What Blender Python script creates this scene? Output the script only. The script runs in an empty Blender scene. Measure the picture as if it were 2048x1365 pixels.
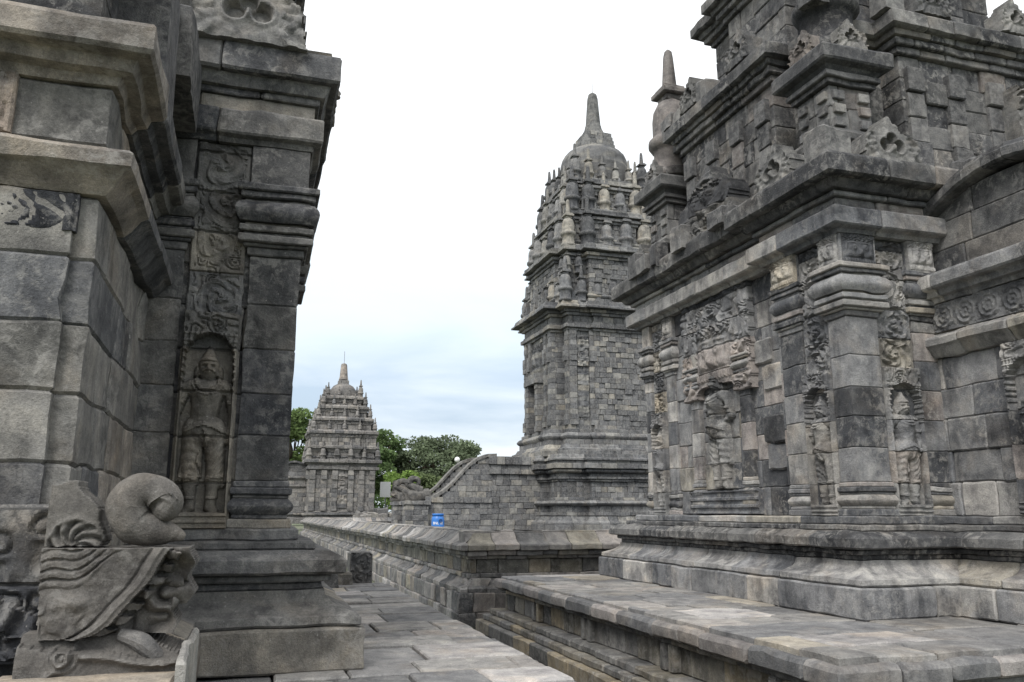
import bpy, math, random
import numpy as np
from mathutils import Vector, Matrix

# ------------------------------------------------------------------ camera, sky, sun, exposure
SC = bpy.context.scene
COL = SC.collection
cam_d = bpy.data.cameras.new('camera')
cam = bpy.data.objects.new('camera', cam_d); COL.objects.link(cam)
cam.location = (0, 0, 1.6)
TILT, YAW = math.radians(11.83), math.radians(17.52)
cam.rotation_euler = (math.radians(90) + TILT, 0, -YAW)
cam_d.lens = 28.83; cam_d.sensor_width = 36
cam_d.clip_start = 0.05; cam_d.clip_end = 2000
SC.camera = cam
SC.view_settings.view_transform = 'Standard'
SC.view_settings.look = 'None'
SC.view_settings.exposure = 0.55
SC.view_settings.gamma = 1.0
SC.render.engine = 'CYCLES'
SC.cycles.max_bounces = 5
SC.cycles.diffuse_bounces = 3

SUN_EL, SUN_AZ = math.radians(46), math.radians(222)     # azimuth clockwise from +Y: behind the viewer, to the left
world = bpy.data.worlds.new('World'); SC.world = world; world.use_nodes = True
wn = world.node_tree; wn.nodes.clear()
def N(nt, t, **kw):
    n = nt.nodes.new(t)
    for k, v in kw.items():
        if k.startswith('i_'):
            key = k[2:]; key = int(key) if key.isdigit() else key
            n.inputs[key].default_value = v
        else: setattr(n, k, v)
    return n
def ramp(nt, fac, stops, interp='LINEAR'):
    r = nt.nodes.new('ShaderNodeValToRGB'); r.color_ramp.interpolation = interp
    els = r.color_ramp.elements
    while len(els) < len(stops): els.new(0.5)
    for e, (p, c) in zip(els, stops):
        e.position = p; e.color = c if len(c) == 4 else (*c, 1)
    nt.links.new(fac, r.inputs[0]); return r
def mth(nt, op, a, b=None, clamp=False):
    n = nt.nodes.new('ShaderNodeMath'); n.operation = op; n.use_clamp = clamp
    for i, v in enumerate((a, b)):
        if v is None: continue
        if isinstance(v, (int, float)): n.inputs[i].default_value = v
        else: nt.links.new(v, n.inputs[i])
    return n.outputs[0]
def mixc(nt, fac, a, b, mode='MIX'):
    n = nt.nodes.new('ShaderNodeMix'); n.data_type = 'RGBA'; n.blend_type = mode; n.clamp_factor = True
    for s, v in ((n.inputs[0], fac), (n.inputs[6], a), (n.inputs[7], b)):
        if isinstance(v, (int, float)): s.default_value = v
        elif isinstance(v, tuple): s.default_value = v if len(v) == 4 else (*v, 1)
        else: nt.links.new(v, s)
    return n.outputs[2]
sky = N(wn, 'ShaderNodeTexSky', sky_type='NISHITA', sun_disc=False, sun_elevation=SUN_EL, sun_rotation=SUN_AZ,
        altitude=200, air_density=1.3, dust_density=3.0, ozone_density=1.0)
tc = N(wn, 'ShaderNodeTexCoord')
sep = N(wn, 'ShaderNodeSeparateXYZ'); wn.links.new(tc.outputs['Generated'], sep.inputs[0])
mp = N(wn, 'ShaderNodeMapping'); mp.inputs['Scale'].default_value = (1.5, 1.5, 7.0); mp.inputs['Rotation'].default_value = (0.0, 0.10, 0.6)
wn.links.new(tc.outputs['Generated'], mp.inputs[0])
cl = N(wn, 'ShaderNodeTexNoise', i_Scale=1.7, i_Detail=7.0, i_Roughness=0.52, i_Distortion=0.5)
wn.links.new(mp.outputs[0], cl.inputs['Vector'])
# overcast layer: brightness by elevation (grey-blue towards the horizon, white above)
base = ramp(wn, sep.outputs[2], [(0.0, (4.6, 5.5, 6.5)), (0.07, (4.0, 4.9, 6.0)), (0.16, (4.5, 5.5, 6.7)), (0.24, (7.0, 7.9, 8.6)), (0.38, (9.4, 9.7, 9.9)), (0.60, (11.2, 11.2, 11.2)), (1.0, (12.0, 12.0, 11.9))])
clf = ramp(wn, cl.outputs['Fac'], [(0.42, (0, 0, 0)), (0.60, (1, 1, 1))])
white = mixc(wn, clf.outputs[0], base.outputs[0], (8.8, 9.2, 9.5))
blu = mth(wn, 'MULTIPLY', ramp(wn, sep.outputs[2], [(0.0, (1, 1, 1)), (0.34, (0, 0, 0))]).outputs[0], 0.85)
cloud = mixc(wn, blu, base.outputs[0], white)
skymix = mixc(wn, 0.86, sky.outputs[0], cloud)
bg = N(wn, 'ShaderNodeBackground', i_Strength=0.1)
wn.links.new(skymix, bg.inputs[0])
wo = N(wn, 'ShaderNodeOutputWorld'); wn.links.new(bg.outputs[0], wo.inputs[0])

sun_d = bpy.data.lights.new('sun', 'SUN'); sun_d.energy = 1.75; sun_d.angle = math.radians(20); sun_d.color = (1.0, 0.982, 0.95)
sun = bpy.data.objects.new('sun', sun_d); COL.objects.link(sun)
sd = Vector((math.sin(SUN_AZ) * math.cos(SUN_EL), math.cos(SUN_AZ) * math.cos(SUN_EL), math.sin(SUN_EL)))
sun.rotation_euler = sd.to_track_quat('Z', 'Y').to_euler()

# ------------------------------------------------------------------ numeric helpers
RNG = np.random.default_rng(11)
def hash3(i, j, k):
    n = (i.astype(np.int64) * 73856093) ^ (j.astype(np.int64) * 19349663) ^ (k.astype(np.int64) * 83492791)
    n = (n ^ (n >> 13)) * 1274126177 & 0x7fffffff
    n = (n ^ (n >> 16)) & 0xffff
    return n / 65535.0
def vnoise(p):
    f = np.floor(p); t = p - f; t = t * t * (3 - 2 * t); i = f.astype(np.int64)
    r = 0
    for a in (0, 1):
        for b in (0, 1):
            for c in (0, 1):
                w = (t[:, 0] if a else 1 - t[:, 0]) * (t[:, 1] if b else 1 - t[:, 1]) * (t[:, 2] if c else 1 - t[:, 2])
                r = r + w * hash3(i[:, 0] + a, i[:, 1] + b, i[:, 2] + c)
    return r
def n2(u, v, s, seed=0):
    p = np.stack([u * s + seed * 7.3, v * s + seed * 3.1, np.full(u.shape, seed + 0.5)], -1).reshape(-1, 3)
    return vnoise(p).reshape(u.shape)
def sstep(a, b, x):
    t = np.clip((x - a) / (b - a), 0, 1); return t * t * (3 - 2 * t)

PAL = {
 'wall':  [((.19,.19,.192),4.5), ((.255,.248,.238),3.6), ((.11,.113,.12),3.6), ((.33,.315,.295),2.2), ((.265,.238,.222),1.5), ((.265,.245,.21),.8), ((.06,.062,.067),1.8)],
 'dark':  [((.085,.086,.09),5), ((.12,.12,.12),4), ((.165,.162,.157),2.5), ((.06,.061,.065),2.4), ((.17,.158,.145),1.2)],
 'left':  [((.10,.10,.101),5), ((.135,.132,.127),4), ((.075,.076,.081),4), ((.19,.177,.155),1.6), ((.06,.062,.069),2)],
 'wallpanel': [((.205,.203,.198),4), ((.25,.24,.225),3), ((.165,.165,.168),3), ((.27,.245,.222),1)],
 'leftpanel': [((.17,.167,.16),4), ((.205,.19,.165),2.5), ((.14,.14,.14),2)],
 'porch': [((.20,.192,.178),4), ((.10,.102,.108),3.6), ((.29,.258,.222),3.2), ((.165,.16,.15),3), ((.095,.097,.103),1.5)],
 'paving':[((.22,.213,.203),5), ((.185,.182,.18),4), ((.285,.268,.252),3), ((.15,.15,.152),2), ((.27,.245,.205),.9), ((.33,.315,.305),1)],
 'ochre': [((.25,.212,.15),2.6), ((.175,.163,.138),4), ((.13,.128,.122),3.4), ((.215,.194,.155),2.6), ((.15,.147,.142),2.4)],
 'slab':  [((.17,.167,.166),5), ((.225,.208,.198),2.5), ((.13,.131,.134),4), ((.27,.253,.238),1.5)],
 'bal':   [((.19,.182,.174),4), ((.15,.148,.146),4), ((.24,.222,.208),3), ((.30,.29,.28),1.4), ((.11,.111,.114),3), ((.21,.196,.165),1.2)],
 'dado':  [((.19,.178,.145),4), ((.15,.147,.132),4), ((.115,.114,.109),3), ((.225,.20,.155),1.2)],
 'roof':  [((.105,.105,.107),5), ((.155,.153,.15),4), ((.07,.071,.075),2.6), ((.21,.203,.192),2), ((.18,.164,.154),1)],
 'far':   [((.20,.20,.198),5), ((.15,.152,.156),5), ((.27,.263,.243),2.6), ((.10,.103,.109),2.6), ((.33,.31,.27),.8)],
 'small': [((.21,.20,.19),5), ((.165,.16,.155),4), ((.265,.25,.23),2.5), ((.12,.12,.123),2.5)],
}
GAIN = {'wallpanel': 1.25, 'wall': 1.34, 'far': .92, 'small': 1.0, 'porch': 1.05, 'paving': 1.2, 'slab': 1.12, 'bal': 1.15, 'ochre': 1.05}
def pick(pal, rng, n=1):
    cs = PAL[pal]; w = np.array([c[1] for c in cs], float); w /= w.sum()
    c = np.array([cs[k][0] for k in rng.choice(len(cs), n, p=w)])
    return c * GAIN.get(pal, 1.0) * (1 + (rng.random((n, 1)) - .5) * .40)

XF = [None]      # a turn about a temple's axis, for the temple that faces another way
class MB:
    """collects shapes; build() links them as ONE mesh object"""
    def __init__(self, amp=.006, freq=6.0, chip=.0):
        self.v = []; self.c = []; self.q = []; self.ng = []; self.n = 0; self.amp = amp; self.freq = freq; self.chip = chip
    def add(self, v, c, quads=None, ngons=()):
        v = np.asarray(v, float).reshape(-1, 3); c = np.asarray(c, float)
        if c.ndim == 1: c = np.tile(c, (len(v), 1))
        self.v.append(v); self.c.append(c)
        if quads is not None and len(quads): self.q.append(np.asarray(quads, np.int64) + self.n)
        for g in ngons: self.ng.append([int(i) + self.n for i in g])
        self.n += len(v)
    def build(self, name, mat, parent=None, smooth=False):
        V = np.concatenate(self.v); C = np.concatenate(self.c)
        if XF[0] is not None: V = XF[0](V)
        if self.amp:
            f = self.freq
            d = np.stack([vnoise(V * f + s) - .5 for s in (0.0, 31.7, 67.3)], -1) * 2 * self.amp
            d += np.stack([vnoise(V * f * 4.3 + s) - .5 for s in (9.1, 41.3, 77.7)], -1) * self.amp * .9
            d *= 1 + 2.6 * sstep(.60, .80, vnoise(V * 3.1 + 5.5))[:, None]      # eroded corners and patches
            V = V + d
        me = bpy.data.meshes.new(name)
        Q = np.concatenate(self.q) if self.q else np.zeros((0, 4), np.int64)
        ls = [Q.ravel()] + [np.array(g) for g in self.ng]
        L = np.concatenate(ls).astype(np.int32)
        tot = np.concatenate([np.full(len(Q), 4), np.array([len(g) for g in self.ng], int)]).astype(np.int32)
        st = np.concatenate([[0], np.cumsum(tot)[:-1]]).astype(np.int32)
        me.vertices.add(len(V)); me.vertices.foreach_set('co', V.astype(np.float32).ravel())
        me.loops.add(len(L)); me.loops.foreach_set('vertex_index', L)
        me.polygons.add(len(tot)); me.polygons.foreach_set('loop_start', st); me.polygons.foreach_set('loop_total', tot)
        me.update(calc_edges=True); me.validate()
        a = me.color_attributes.new('Col', 'FLOAT_COLOR', 'POINT')
        a.data.foreach_set('color', np.concatenate([C, np.ones((len(C), 1))], 1).astype(np.float32).ravel())
        me.polygons.foreach_set('use_smooth', [True] * len(me.polygons))
        if not smooth: me.set_sharp_from_angle(angle=math.radians(28))
        me.materials.append(mat)
        o = bpy.data.objects.new(name, me); COL.objects.link(o)
        if parent: o.parent = parent; o.matrix_parent_inverse = Matrix.Translation(parent.location).inverted()
        return o

def tag(o, label=None, cat=None, group=None, kind=None):
    for k, v in (('label', label), ('category', cat), ('group', group), ('kind', kind)):
        if v: o[k] = v
    return o
def thing(name, loc, label, cat, group=None):
    o = bpy.data.objects.new(name, None); COL.objects.link(o); o.location = loc; o.empty_display_size = .2
    return tag(o, label, cat, group)

# ------------------------------------------------------------------ materials
def stone_mat(name, stain=1.0, lichen=1.0, warm=0.0, bump=1.0, fine=1.0):
    m = bpy.data.materials.new(name); m.use_nodes = True; nt = m.node_tree; nt.nodes.clear()
    out = N(nt, 'ShaderNodeOutputMaterial'); bs = N(nt, 'ShaderNodeBsdfPrincipled', i_Roughness=0.92)
    bs.inputs['Specular IOR Level'].default_value = 0.22
    nt.links.new(bs.outputs[0], out.inputs[0])
    at = N(nt, 'ShaderNodeAttribute', attribute_name='Col')
    geo = N(nt, 'ShaderNodeNewGeometry'); P = geo.outputs['Position']
    ofs = N(nt, 'ShaderNodeVectorMath', operation='MULTIPLY_ADD'); ofs.inputs[1].default_value = (61, 83, 47)
    nt.links.new(at.outputs['Vector'], ofs.inputs[0]); nt.links.new(P, ofs.inputs[2]); Q = ofs.outputs[0]     # each stone has its own grain
    def noise(scale, det=4, rough=.6, vec=None, dist=0.0):
        n = N(nt, 'ShaderNodeTexNoise', i_Scale=scale, i_Detail=det, i_Roughness=rough, i_Distortion=dist)
        nt.links.new(vec if vec is not None else P, n.inputs['Vector']); return n.outputs['Fac']
    big = noise(1.1, 5, .62, dist=.4); mid = noise(5.5, 5, .65, Q, .3); fin = noise(70 * fine, 3, .7); grain = noise(230 * fine, 2, .6)
    c = at.outputs['Color']
    c = mixc(nt, 1.0, c, ramp(nt, mid, [(.25, (.50, .50, .52)), (.5, (1, 1, 1)), (.76, (1.55, 1.52, 1.46))]).outputs[0], 'MULTIPLY')
    c = mixc(nt, 1.0, c, ramp(nt, fin, [(.25, (.72, .72, .72)), (.55, (1, 1, 1)), (.8, (1.32, 1.31, 1.29))]).outputs[0], 'MULTIPLY')
    c = mixc(nt, 1.0, c, ramp(nt, grain, [(.28, (.78, .78, .78)), (.7, (1.2, 1.2, 1.2))]).outputs[0], 'MULTIPLY')
    # dark weathering, in blotches and rain streaks
    mpz = N(nt, 'ShaderNodeMapping'); mpz.inputs['Scale'].default_value = (7.5, 7.5, .8); nt.links.new(P, mpz.inputs[0])
    stre = noise(1.0, 4, .6, mpz.outputs[0])
    dk = ramp(nt, mth(nt, 'ADD', mth(nt, 'MULTIPLY', big, .62), mth(nt, 'MULTIPLY', stre, .38)), [(.50, (0, 0, 0)), (.59, (1, 1, 1))]).outputs[0]
    c = mixc(nt, mth(nt, 'MULTIPLY', dk, .72 * stain), c, mixc(nt, 1.0, c, (.38, .39, .41), 'MULTIPLY'))
    # dark patina that stops at each stone's own joints
    d2 = ramp(nt, noise(2.6, 5, .62, Q, .6), [(.50, (0, 0, 0)), (.60, (1, 1, 1))]).outputs[0]
    c = mixc(nt, mth(nt, 'MULTIPLY', d2, .55 * stain), c, mixc(nt, 1.0, c, (.42, .43, .46), 'MULTIPLY'))
    # pale lichen crust and crumbs
    li = noise(13, 6, .72, Q, .5); lm = noise(1.6, 3, .5, Q)
    lf = mth(nt, 'MULTIPLY', ramp(nt, li, [(.50, (0, 0, 0)), (.62, (1, 1, 1))]).outputs[0], ramp(nt, lm, [(.42, (0, 0, 0)), (.60, (1, 1, 1))]).outputs[0])
    c = mixc(nt, mth(nt, 'MULTIPLY', lf, .50 * lichen), c, (.40, .385, .36))
    sp = noise(48, 2, .5); sf = ramp(nt, sp, [(.70, (0, 0, 0)), (.76, (1, 1, 1))]).outputs[0]
    c = mixc(nt, mth(nt, 'MULTIPLY', sf, .45 * lichen), c, (.46, .45, .43))
    # ochre bloom
    oc = noise(1.9, 4, .6, Q, .6); of = ramp(nt, oc, [(.52, (0, 0, 0)), (.68, (1, 1, 1))]).outputs[0]
    c = mixc(nt, mth(nt, 'MULTIPLY', of, .38 + warm), c, mixc(nt, 1.0, c, (1.20, 1.05, .88), 'MULTIPLY'))
    # worn, paler arrises
    pt = ramp(nt, geo.outputs['Pointiness'], [(.515, (0, 0, 0)), (.60, (1, 1, 1))]).outputs[0]
    c = mixc(nt, mth(nt, 'MULTIPLY', pt, mth(nt, 'MULTIPLY', ramp(nt, li, [(.40, (0, 0, 0)), (.62, (1, 1, 1))]).outputs[0], .34)), c, (.36, .35, .335))
    nt.links.new(c, bs.inputs['Base Color'])
    bh = mth(nt, 'ADD', mth(nt, 'MULTIPLY', mid, .9), mth(nt, 'ADD', mth(nt, 'MULTIPLY', fin, .35), mth(nt, 'MULTIPLY', grain, .14)))
    bp = N(nt, 'ShaderNodeBump', i_Strength=.75 * bump, i_Distance=.022); nt.links.new(bh, bp.inputs['Height'])
    nt.links.new(bp.outputs[0], bs.inputs['Normal'])
    return m
def plain_mat(name, col, rough=.6, var=.12, scale=20, metal=0):
    m = bpy.data.materials.new(name); m.use_nodes = True; nt = m.node_tree
    bs = nt.nodes['Principled BSDF']; bs.inputs['Roughness'].default_value = rough; bs.inputs['Metallic'].default_value = metal
    geo = N(nt, 'ShaderNodeNewGeometry'); n = N(nt, 'ShaderNodeTexNoise', i_Scale=scale, i_Detail=4.0)
    nt.links.new(geo.outputs['Position'], n.inputs['Vector'])
    r = ramp(nt, n.outputs['Fac'], [(.3, tuple(c * (1 - var) for c in col)), (.7, tuple(min(1, c * (1 + var)) for c in col))])
    nt.links.new(r.outputs[0], bs.inputs['Base Color']); return m
M_STONE = stone_mat('weathered_andesite', .9, .7, .06)
M_CRUST = stone_mat('lichen_crusted_andesite', 1.15, 1.15, .06, 1.25)
M_DARK = stone_mat('dark_andesite', .8, .35, -.1)
M_PAVE = stone_mat('worn_paving_stone', .45, .35, .1)
M_FAR = stone_mat('distant_andesite', .9, .25, .04, .8)
M_MAKARA = stone_mat('smooth_carved_andesite', .35, .4, 0, .95, 1.3)

# ------------------------------------------------------------------ masonry
def refine(prof, vs):
    out = [prof[0]]
    for a, b in zip(prof[:-1], prof[1:]):
        L = math.hypot(b[0] - a[0], b[1] - a[1]); k = max(1, int(round(L / vs))) if vs else 1
        for i in range(1, k + 1): out.append((a[0] + (b[0] - a[0]) * i / k, a[1] + (b[1] - a[1]) * i / k))
    return out
def sweep(mb, path, prof, bl=.5, pal='wall', rng=RNG, closed=False, b=.012, seg=.15, vs=.12, jit=.006, zj=.0, gap=.003, col=None, var=.35):
    """a course of separately cut stones: profile (outset, z) carried along a plan polyline, mitred at corners"""
    P = [np.array(p, float) for p in path]; n = len(P); E = n if closed else n - 1
    D = []; NN = []; LL = []
    for i in range(E):
        d = P[(i + 1) % n] - P[i]; L = np.hypot(*d); d = d / L; D.append(d); LL.append(L); NN.append(np.array([d[1], -d[0]]))
    def mit(i):          # mitre vector at vertex i
        if not closed and i in (0, n - 1): return None
        a, c = NN[(i - 1) % E], NN[i % E]; return (a + c) / (1 + a @ c)
    pr = np.array(refine(prof, vs)); dz = pr[:, 1].max() - pr[:, 1].min(); zc = (pr[:, 1].max() + pr[:, 1].min()) / 2; M = len(pr)
    shr = max(.3, 1 - 2 * b / max(dz, .02))
    lastcol = None; firstcol = None; lastj = 0
    for i in range(E):
        L = LL[i]; m0, m1 = mit(i), mit((i + 1) % n if closed else i + 1)
        cuts = [0.0]; 
        if L > 1.45 * bl:
            cuts.append(bl * (.35 + .6 * rng.random()))
            while L - cuts[-1] > 1.45 * bl: cuts.append(cuts[-1] + bl * (1 - var + 2 * var * rng.random()))
        cuts.append(L); K = len(cuts) - 1
        for k in range(K):
            c = pick(pal, rng)[0] if col is None else np.array(col) * (1 + (rng.random() - .5) * .2)
            if k == 0 and m0 is not None and lastcol is not None: c = lastcol
            if closed and i == E - 1 and k == K - 1 and firstcol is not None: c = firstcol
            if k == K - 1: lastcol = c
            if firstcol is None: firstcol = c
            j = (rng.random() - .5) * 2 * jit; jz = (rng.random() - .5) * 2 * zj
            if (k == 0 and m0 is not None) or (k == K - 1 and m1 is not None): j = 0; jz = 0
            s0, s1 = cuts[k], cuts[k + 1]; bb = min(b, (s1 - s0) * .25)
            ns = max(1, int(round((s1 - s0) / seg)))
            fs = list(np.linspace(0, 1, ns + 1)); rings = [(f, 0) for f in fs]
            lw = max(s1 - s0, 1e-4)
            cap0 = not (k == 0 and m0 is not None); cap1 = not (k == K - 1 and m1 is not None)
            if cap0: rings = [(0, 1), (bb / lw, 0)] + rings[1:]
            if cap1: rings = rings[:-1] + [(1 - bb / lw, 0), (1, 1)]
            d = pr[:, 0] + j
            sa = np.full(M, s0 + gap * (1 if k > 0 else 0)) if cap0 else s0 + d * (m0 @ D[i])
            sb = np.full(M, s1 - gap * (1 if k < K - 1 else 0)) if cap1 else s1 + d * (m1 @ D[i])
            V = np.zeros((len(rings), M, 3))
            for r, (f, e) in enumerate(rings):
                dd = d - bb * e; z = pr[:, 1] + jz
                if e: z = zc + (z - zc) * shr
                s = sa + (sb - sa) * f
                V[r, :, 0] = P[i][0] + D[i][0] * s + NN[i][0] * dd
                V[r, :, 1] = P[i][1] + D[i][1] * s + NN[i][1] * dd
                V[r, :, 2] = z
            R = len(rings); idx = np.arange(R * M).reshape(R, M)
            q = np.stack([idx[:-1, :-1], idx[1:, :-1], idx[1:, 1:], idx[:-1, 1:]], -1).reshape(-1, 4)
            ng = []
            if cap0: ng.append(idx[0].tolist())
            if cap1: ng.append(idx[-1][::-1].tolist())
            mb.add(V.reshape(-1, 3), c, q, ng)
def rect(x0, y0, x1, y1): return [(x0, y0), (x1, y0), (x1, y1), (x0, y1)]
def blk(z0, z1, d=0.0, deep=.25, b=.012): return [(d - deep, z0), (d - b, z0), (d, z0 + b), (d, z1 - b), (d - b, z1), (d - deep, z1)]
def slabtop(mb, x0, y0, x1, y1, z, cell=.45, pal='paving', rng=RNG, th=.12, jz=.006, gap=.013, rot=0, seg=.2):
    """paving of separately cut slabs in rows"""
    y = y0
    while y < y1 - .05:
        w = cell * (.7 + .6 * rng.random()); yy = min(y1, y + w)
        if y1 - yy < cell * .35: yy = y1
        x = x0 - (cell * rng.random())
        while x < x1 - .02:
            l = cell * (.8 + 1.0 * rng.random()); xa, xb = max(x, x0), min(x + l, x1); x += l
            if xb - xa < .04: continue
            if x1 - xb < .12: xb = x1; x = x1
            box(mb, xa + gap / 2, y + gap / 2, z - th, xb - gap / 2, yy - gap / 2, z + (rng.random() - .5) * 2 * jz, pick(pal, rng)[0], .010, seg, tilt=rng.normal(0, .003, 2))
        y = yy
def box(mb, x0, y0, z0, x1, y1, z1, c, b=.012, seg=.2, tilt=(0, 0)):
    """a block with worn edges: top grid and sides"""
    nx = max(1, int((x1 - x0) / seg)); ny = max(1, int((y1 - y0) / seg))
    xs = np.concatenate([[x0], np.linspace(x0 + b, x1 - b, nx + 1), [x1]]); ys = np.concatenate([[y0], np.linspace(y0 + b, y1 - b, ny + 1), [y1]])
    X, Y = np.meshgrid(xs, ys, indexing='ij'); Z = np.full(X.shape, float(z1))
    ed = np.zeros(X.shape, bool); ed[0] = ed[-1] = True; ed[:, 0] = ed[:, -1] = True; Z[ed] -= b
    Z += (X - (x0 + x1) / 2) * tilt[0] + (Y - (y0 + y1) / 2) * tilt[1]
    A, B = X.shape; top = np.stack([X, Y, Z], -1).reshape(-1, 3); idx = np.arange(A * B).reshape(A, B)
    q = np.stack([idx[:-1, :-1], idx[1:, :-1], idx[1:, 1:], idx[:-1, 1:]], -1).reshape(-1, 4)
    ring = np.concatenate([idx[:-1, 0], idx[-1, :-1], idx[1:, -1][::-1], idx[0, 1:][::-1]])
    low = top[ring].copy(); low[:, 2] = z0; n = A * B; m = len(ring); lo = np.arange(m) + n
    q2 = np.stack([lo, np.roll(lo, -1), np.roll(ring, -1), ring], -1)
    mb.add(np.concatenate([top, low]), c, np.concatenate([q, q2]), [lo[::-1].tolist()])
def lathe(mb, cx, cy, prof, c, n=24, sq=False, rng=RNG, pal=None):
    pr = np.array(prof, float); a = np.arange(n) * 2 * np.pi / n
    V = np.zeros((len(pr), n, 3)); V[:, :, 0] = cx + pr[:, :1] * np.cos(a); V[:, :, 1] = cy + pr[:, :1] * np.sin(a); V[:, :, 2] = pr[:, 1:2]
    idx = np.arange(len(pr) * n).reshape(len(pr), n); nx = np.roll(idx, -1, 1)
    q = np.stack([idx[:-1], nx[:-1], nx[1:], idx[1:]], -1).reshape(-1, 4)
    if pal:
        C = np.zeros((len(pr), n, 3))
        for i in range(len(pr)):
            j = 0
            while j < n:
                k = rng.integers(2, 5); C[i, j:j + k] = pick(pal, rng)[0]; j += k
        c = C.reshape(-1, 3)
    mb.add(V.reshape(-1, 3), c, q, [idx[0][::-1].tolist(), idx[-1].tolist()])
def tube(mb, pts, rad, c, n=8):
    pts = np.array(pts, float); rad = np.broadcast_to(np.array(rad, float), (len(pts),)); K = len(pts)
    T = np.gradient(pts, axis=0); T /= np.linalg.norm(T, axis=1)[:, None] + 1e-9
    ref = np.array([0, 0, 1.0]) if abs(T[0, 2]) < .8 else np.array([1.0, 0, 0]); V = np.zeros((K, n, 3)); a = np.arange(n) * 2 * np.pi / n
    for i in range(K):
        s = np.cross(T[i], ref); s /= np.linalg.norm(s) + 1e-9; u = np.cross(s, T[i]); ref = u if abs(T[i] @ ref) > .95 else ref
        V[i] = pts[i] + rad[i] * (np.cos(a)[:, None] * s + np.sin(a)[:, None] * u)
    idx = np.arange(K * n).reshape(K, n); nx = np.roll(idx, -1, 1)
    mb.add(V.reshape(-1, 3), c, np.stack([idx[:-1], nx[:-1], nx[1:], idx[1:]], -1).reshape(-1, 4), [idx[0][::-1].tolist(), idx[-1].tolist()])

# ------------------------------------------------------------------ carved panels (height fields on a wall plane)
class Wall:
    """vertical wall plane: s runs along u from the origin, d is the outset along n"""
    def __init__(self, o, u, n): self.o = np.array(o, float); self.u = np.array(u, float); self.n = np.array(n, float)
    def p(self, s, d=0.0): return tuple(self.o + self.u * s + self.n * d)
    def strip(self, s0, s1, out, inn=.06):      # plan polyline of a block standing proud of the wall, wound so outward is right
        a = [self.p(s0, -inn), self.p(s0, out), self.p(s1, out), self.p(s1, -inn)]
        d = np.array(a[2]) - np.array(a[1]); nn = np.array([d[1], -d[0]])
        return a if nn @ self.n > 0 else a[::-1]
def panel(mb, w, s0, z0, W, H, f, res=.011, base=0.0, mask=None, thick=.1, pal='wall', rng=RNG, course=.29, col=None, lean=0.0, ph=0.0, flip=False):
    nu = max(4, int(W / res)); nv = max(4, int(H / res))
    U, V = np.meshgrid(np.linspace(0, W, nu), np.linspace(0, H, nv), indexing='ij')
    h = f(W - U if flip else U, V) + base
    m = np.ones(U.shape, bool) if mask is None else mask(W - U if flip else U, V)
    P = np.zeros(U.shape + (3,)); off = h + lean * V
    for k in (0, 1): P[..., k] = w.o[k] + w.u[k] * (s0 + U) + w.n[k] * off
    P[..., 2] = z0 + V
    if col is None:
        rows = np.floor((V + ph) / course).astype(int); rows -= rows.min(); nr = rows.max() + 1
        colr = pick(pal, rng, nr); C = colr[rows]
        jd = np.abs(((V + ph) / course) % 1.0 - .5) > .5 - .007 / course
        if nr > 1 and course < H: P[..., 0] -= w.n[0] * .016 * jd; P[..., 1] -= w.n[1] * .016 * jd
    else: C = np.broadcast_to(np.array(col), U.shape + (3,))
    n = nu * nv; idx = np.arange(n).reshape(nu, nv)
    keep = m[:-1, :-1] & m[1:, :-1] & m[1:, 1:] & m[:-1, 1:]
    q = np.stack([idx[:-1, :-1], idx[1:, :-1], idx[1:, 1:], idx[:-1, 1:]], -1)[keep]
    # skirt: boundary edges pushed back by thick
    e = np.concatenate([q[:, [0, 1]], q[:, [1, 2]], q[:, [2, 3]], q[:, [3, 0]]]); es = np.sort(e, 1)
    key = es[:, 0] * n + es[:, 1]; un, inv, cnt = np.unique(key, return_inverse=True, return_counts=True)
    be = e[cnt[inv] == 1]; bv = np.unique(be); mp_ = {int(v): i + n for i, v in enumerate(bv)}
    Pf = P.reshape(-1, 3); back = Pf[bv].copy(); offb = thick + np.maximum(0, h.reshape(-1)[bv] - base) 
    back[:, 0] -= w.n[0] * offb; back[:, 1] -= w.n[1] * offb
    q2 = np.array([[a_, mp_[int(a_)], mp_[int(b_)], b_] for a_, b_ in be], np.int64).reshape(-1, 4)
    V_ = np.concatenate([Pf, back]); C_ = np.concatenate([C.reshape(-1, 3), C.reshape(-1, 3)[bv]])
    Q = np.concatenate([q, q2]); used, invq = np.unique(Q, return_inverse=True)
    mb.add(V_[used], C_[used], invq.reshape(-1, 4))
def gauss(u, v, cu, cv, ru, rv): return np.exp(-(((u - cu) / ru) ** 2 + ((v - cv) / rv) ** 2))
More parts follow.
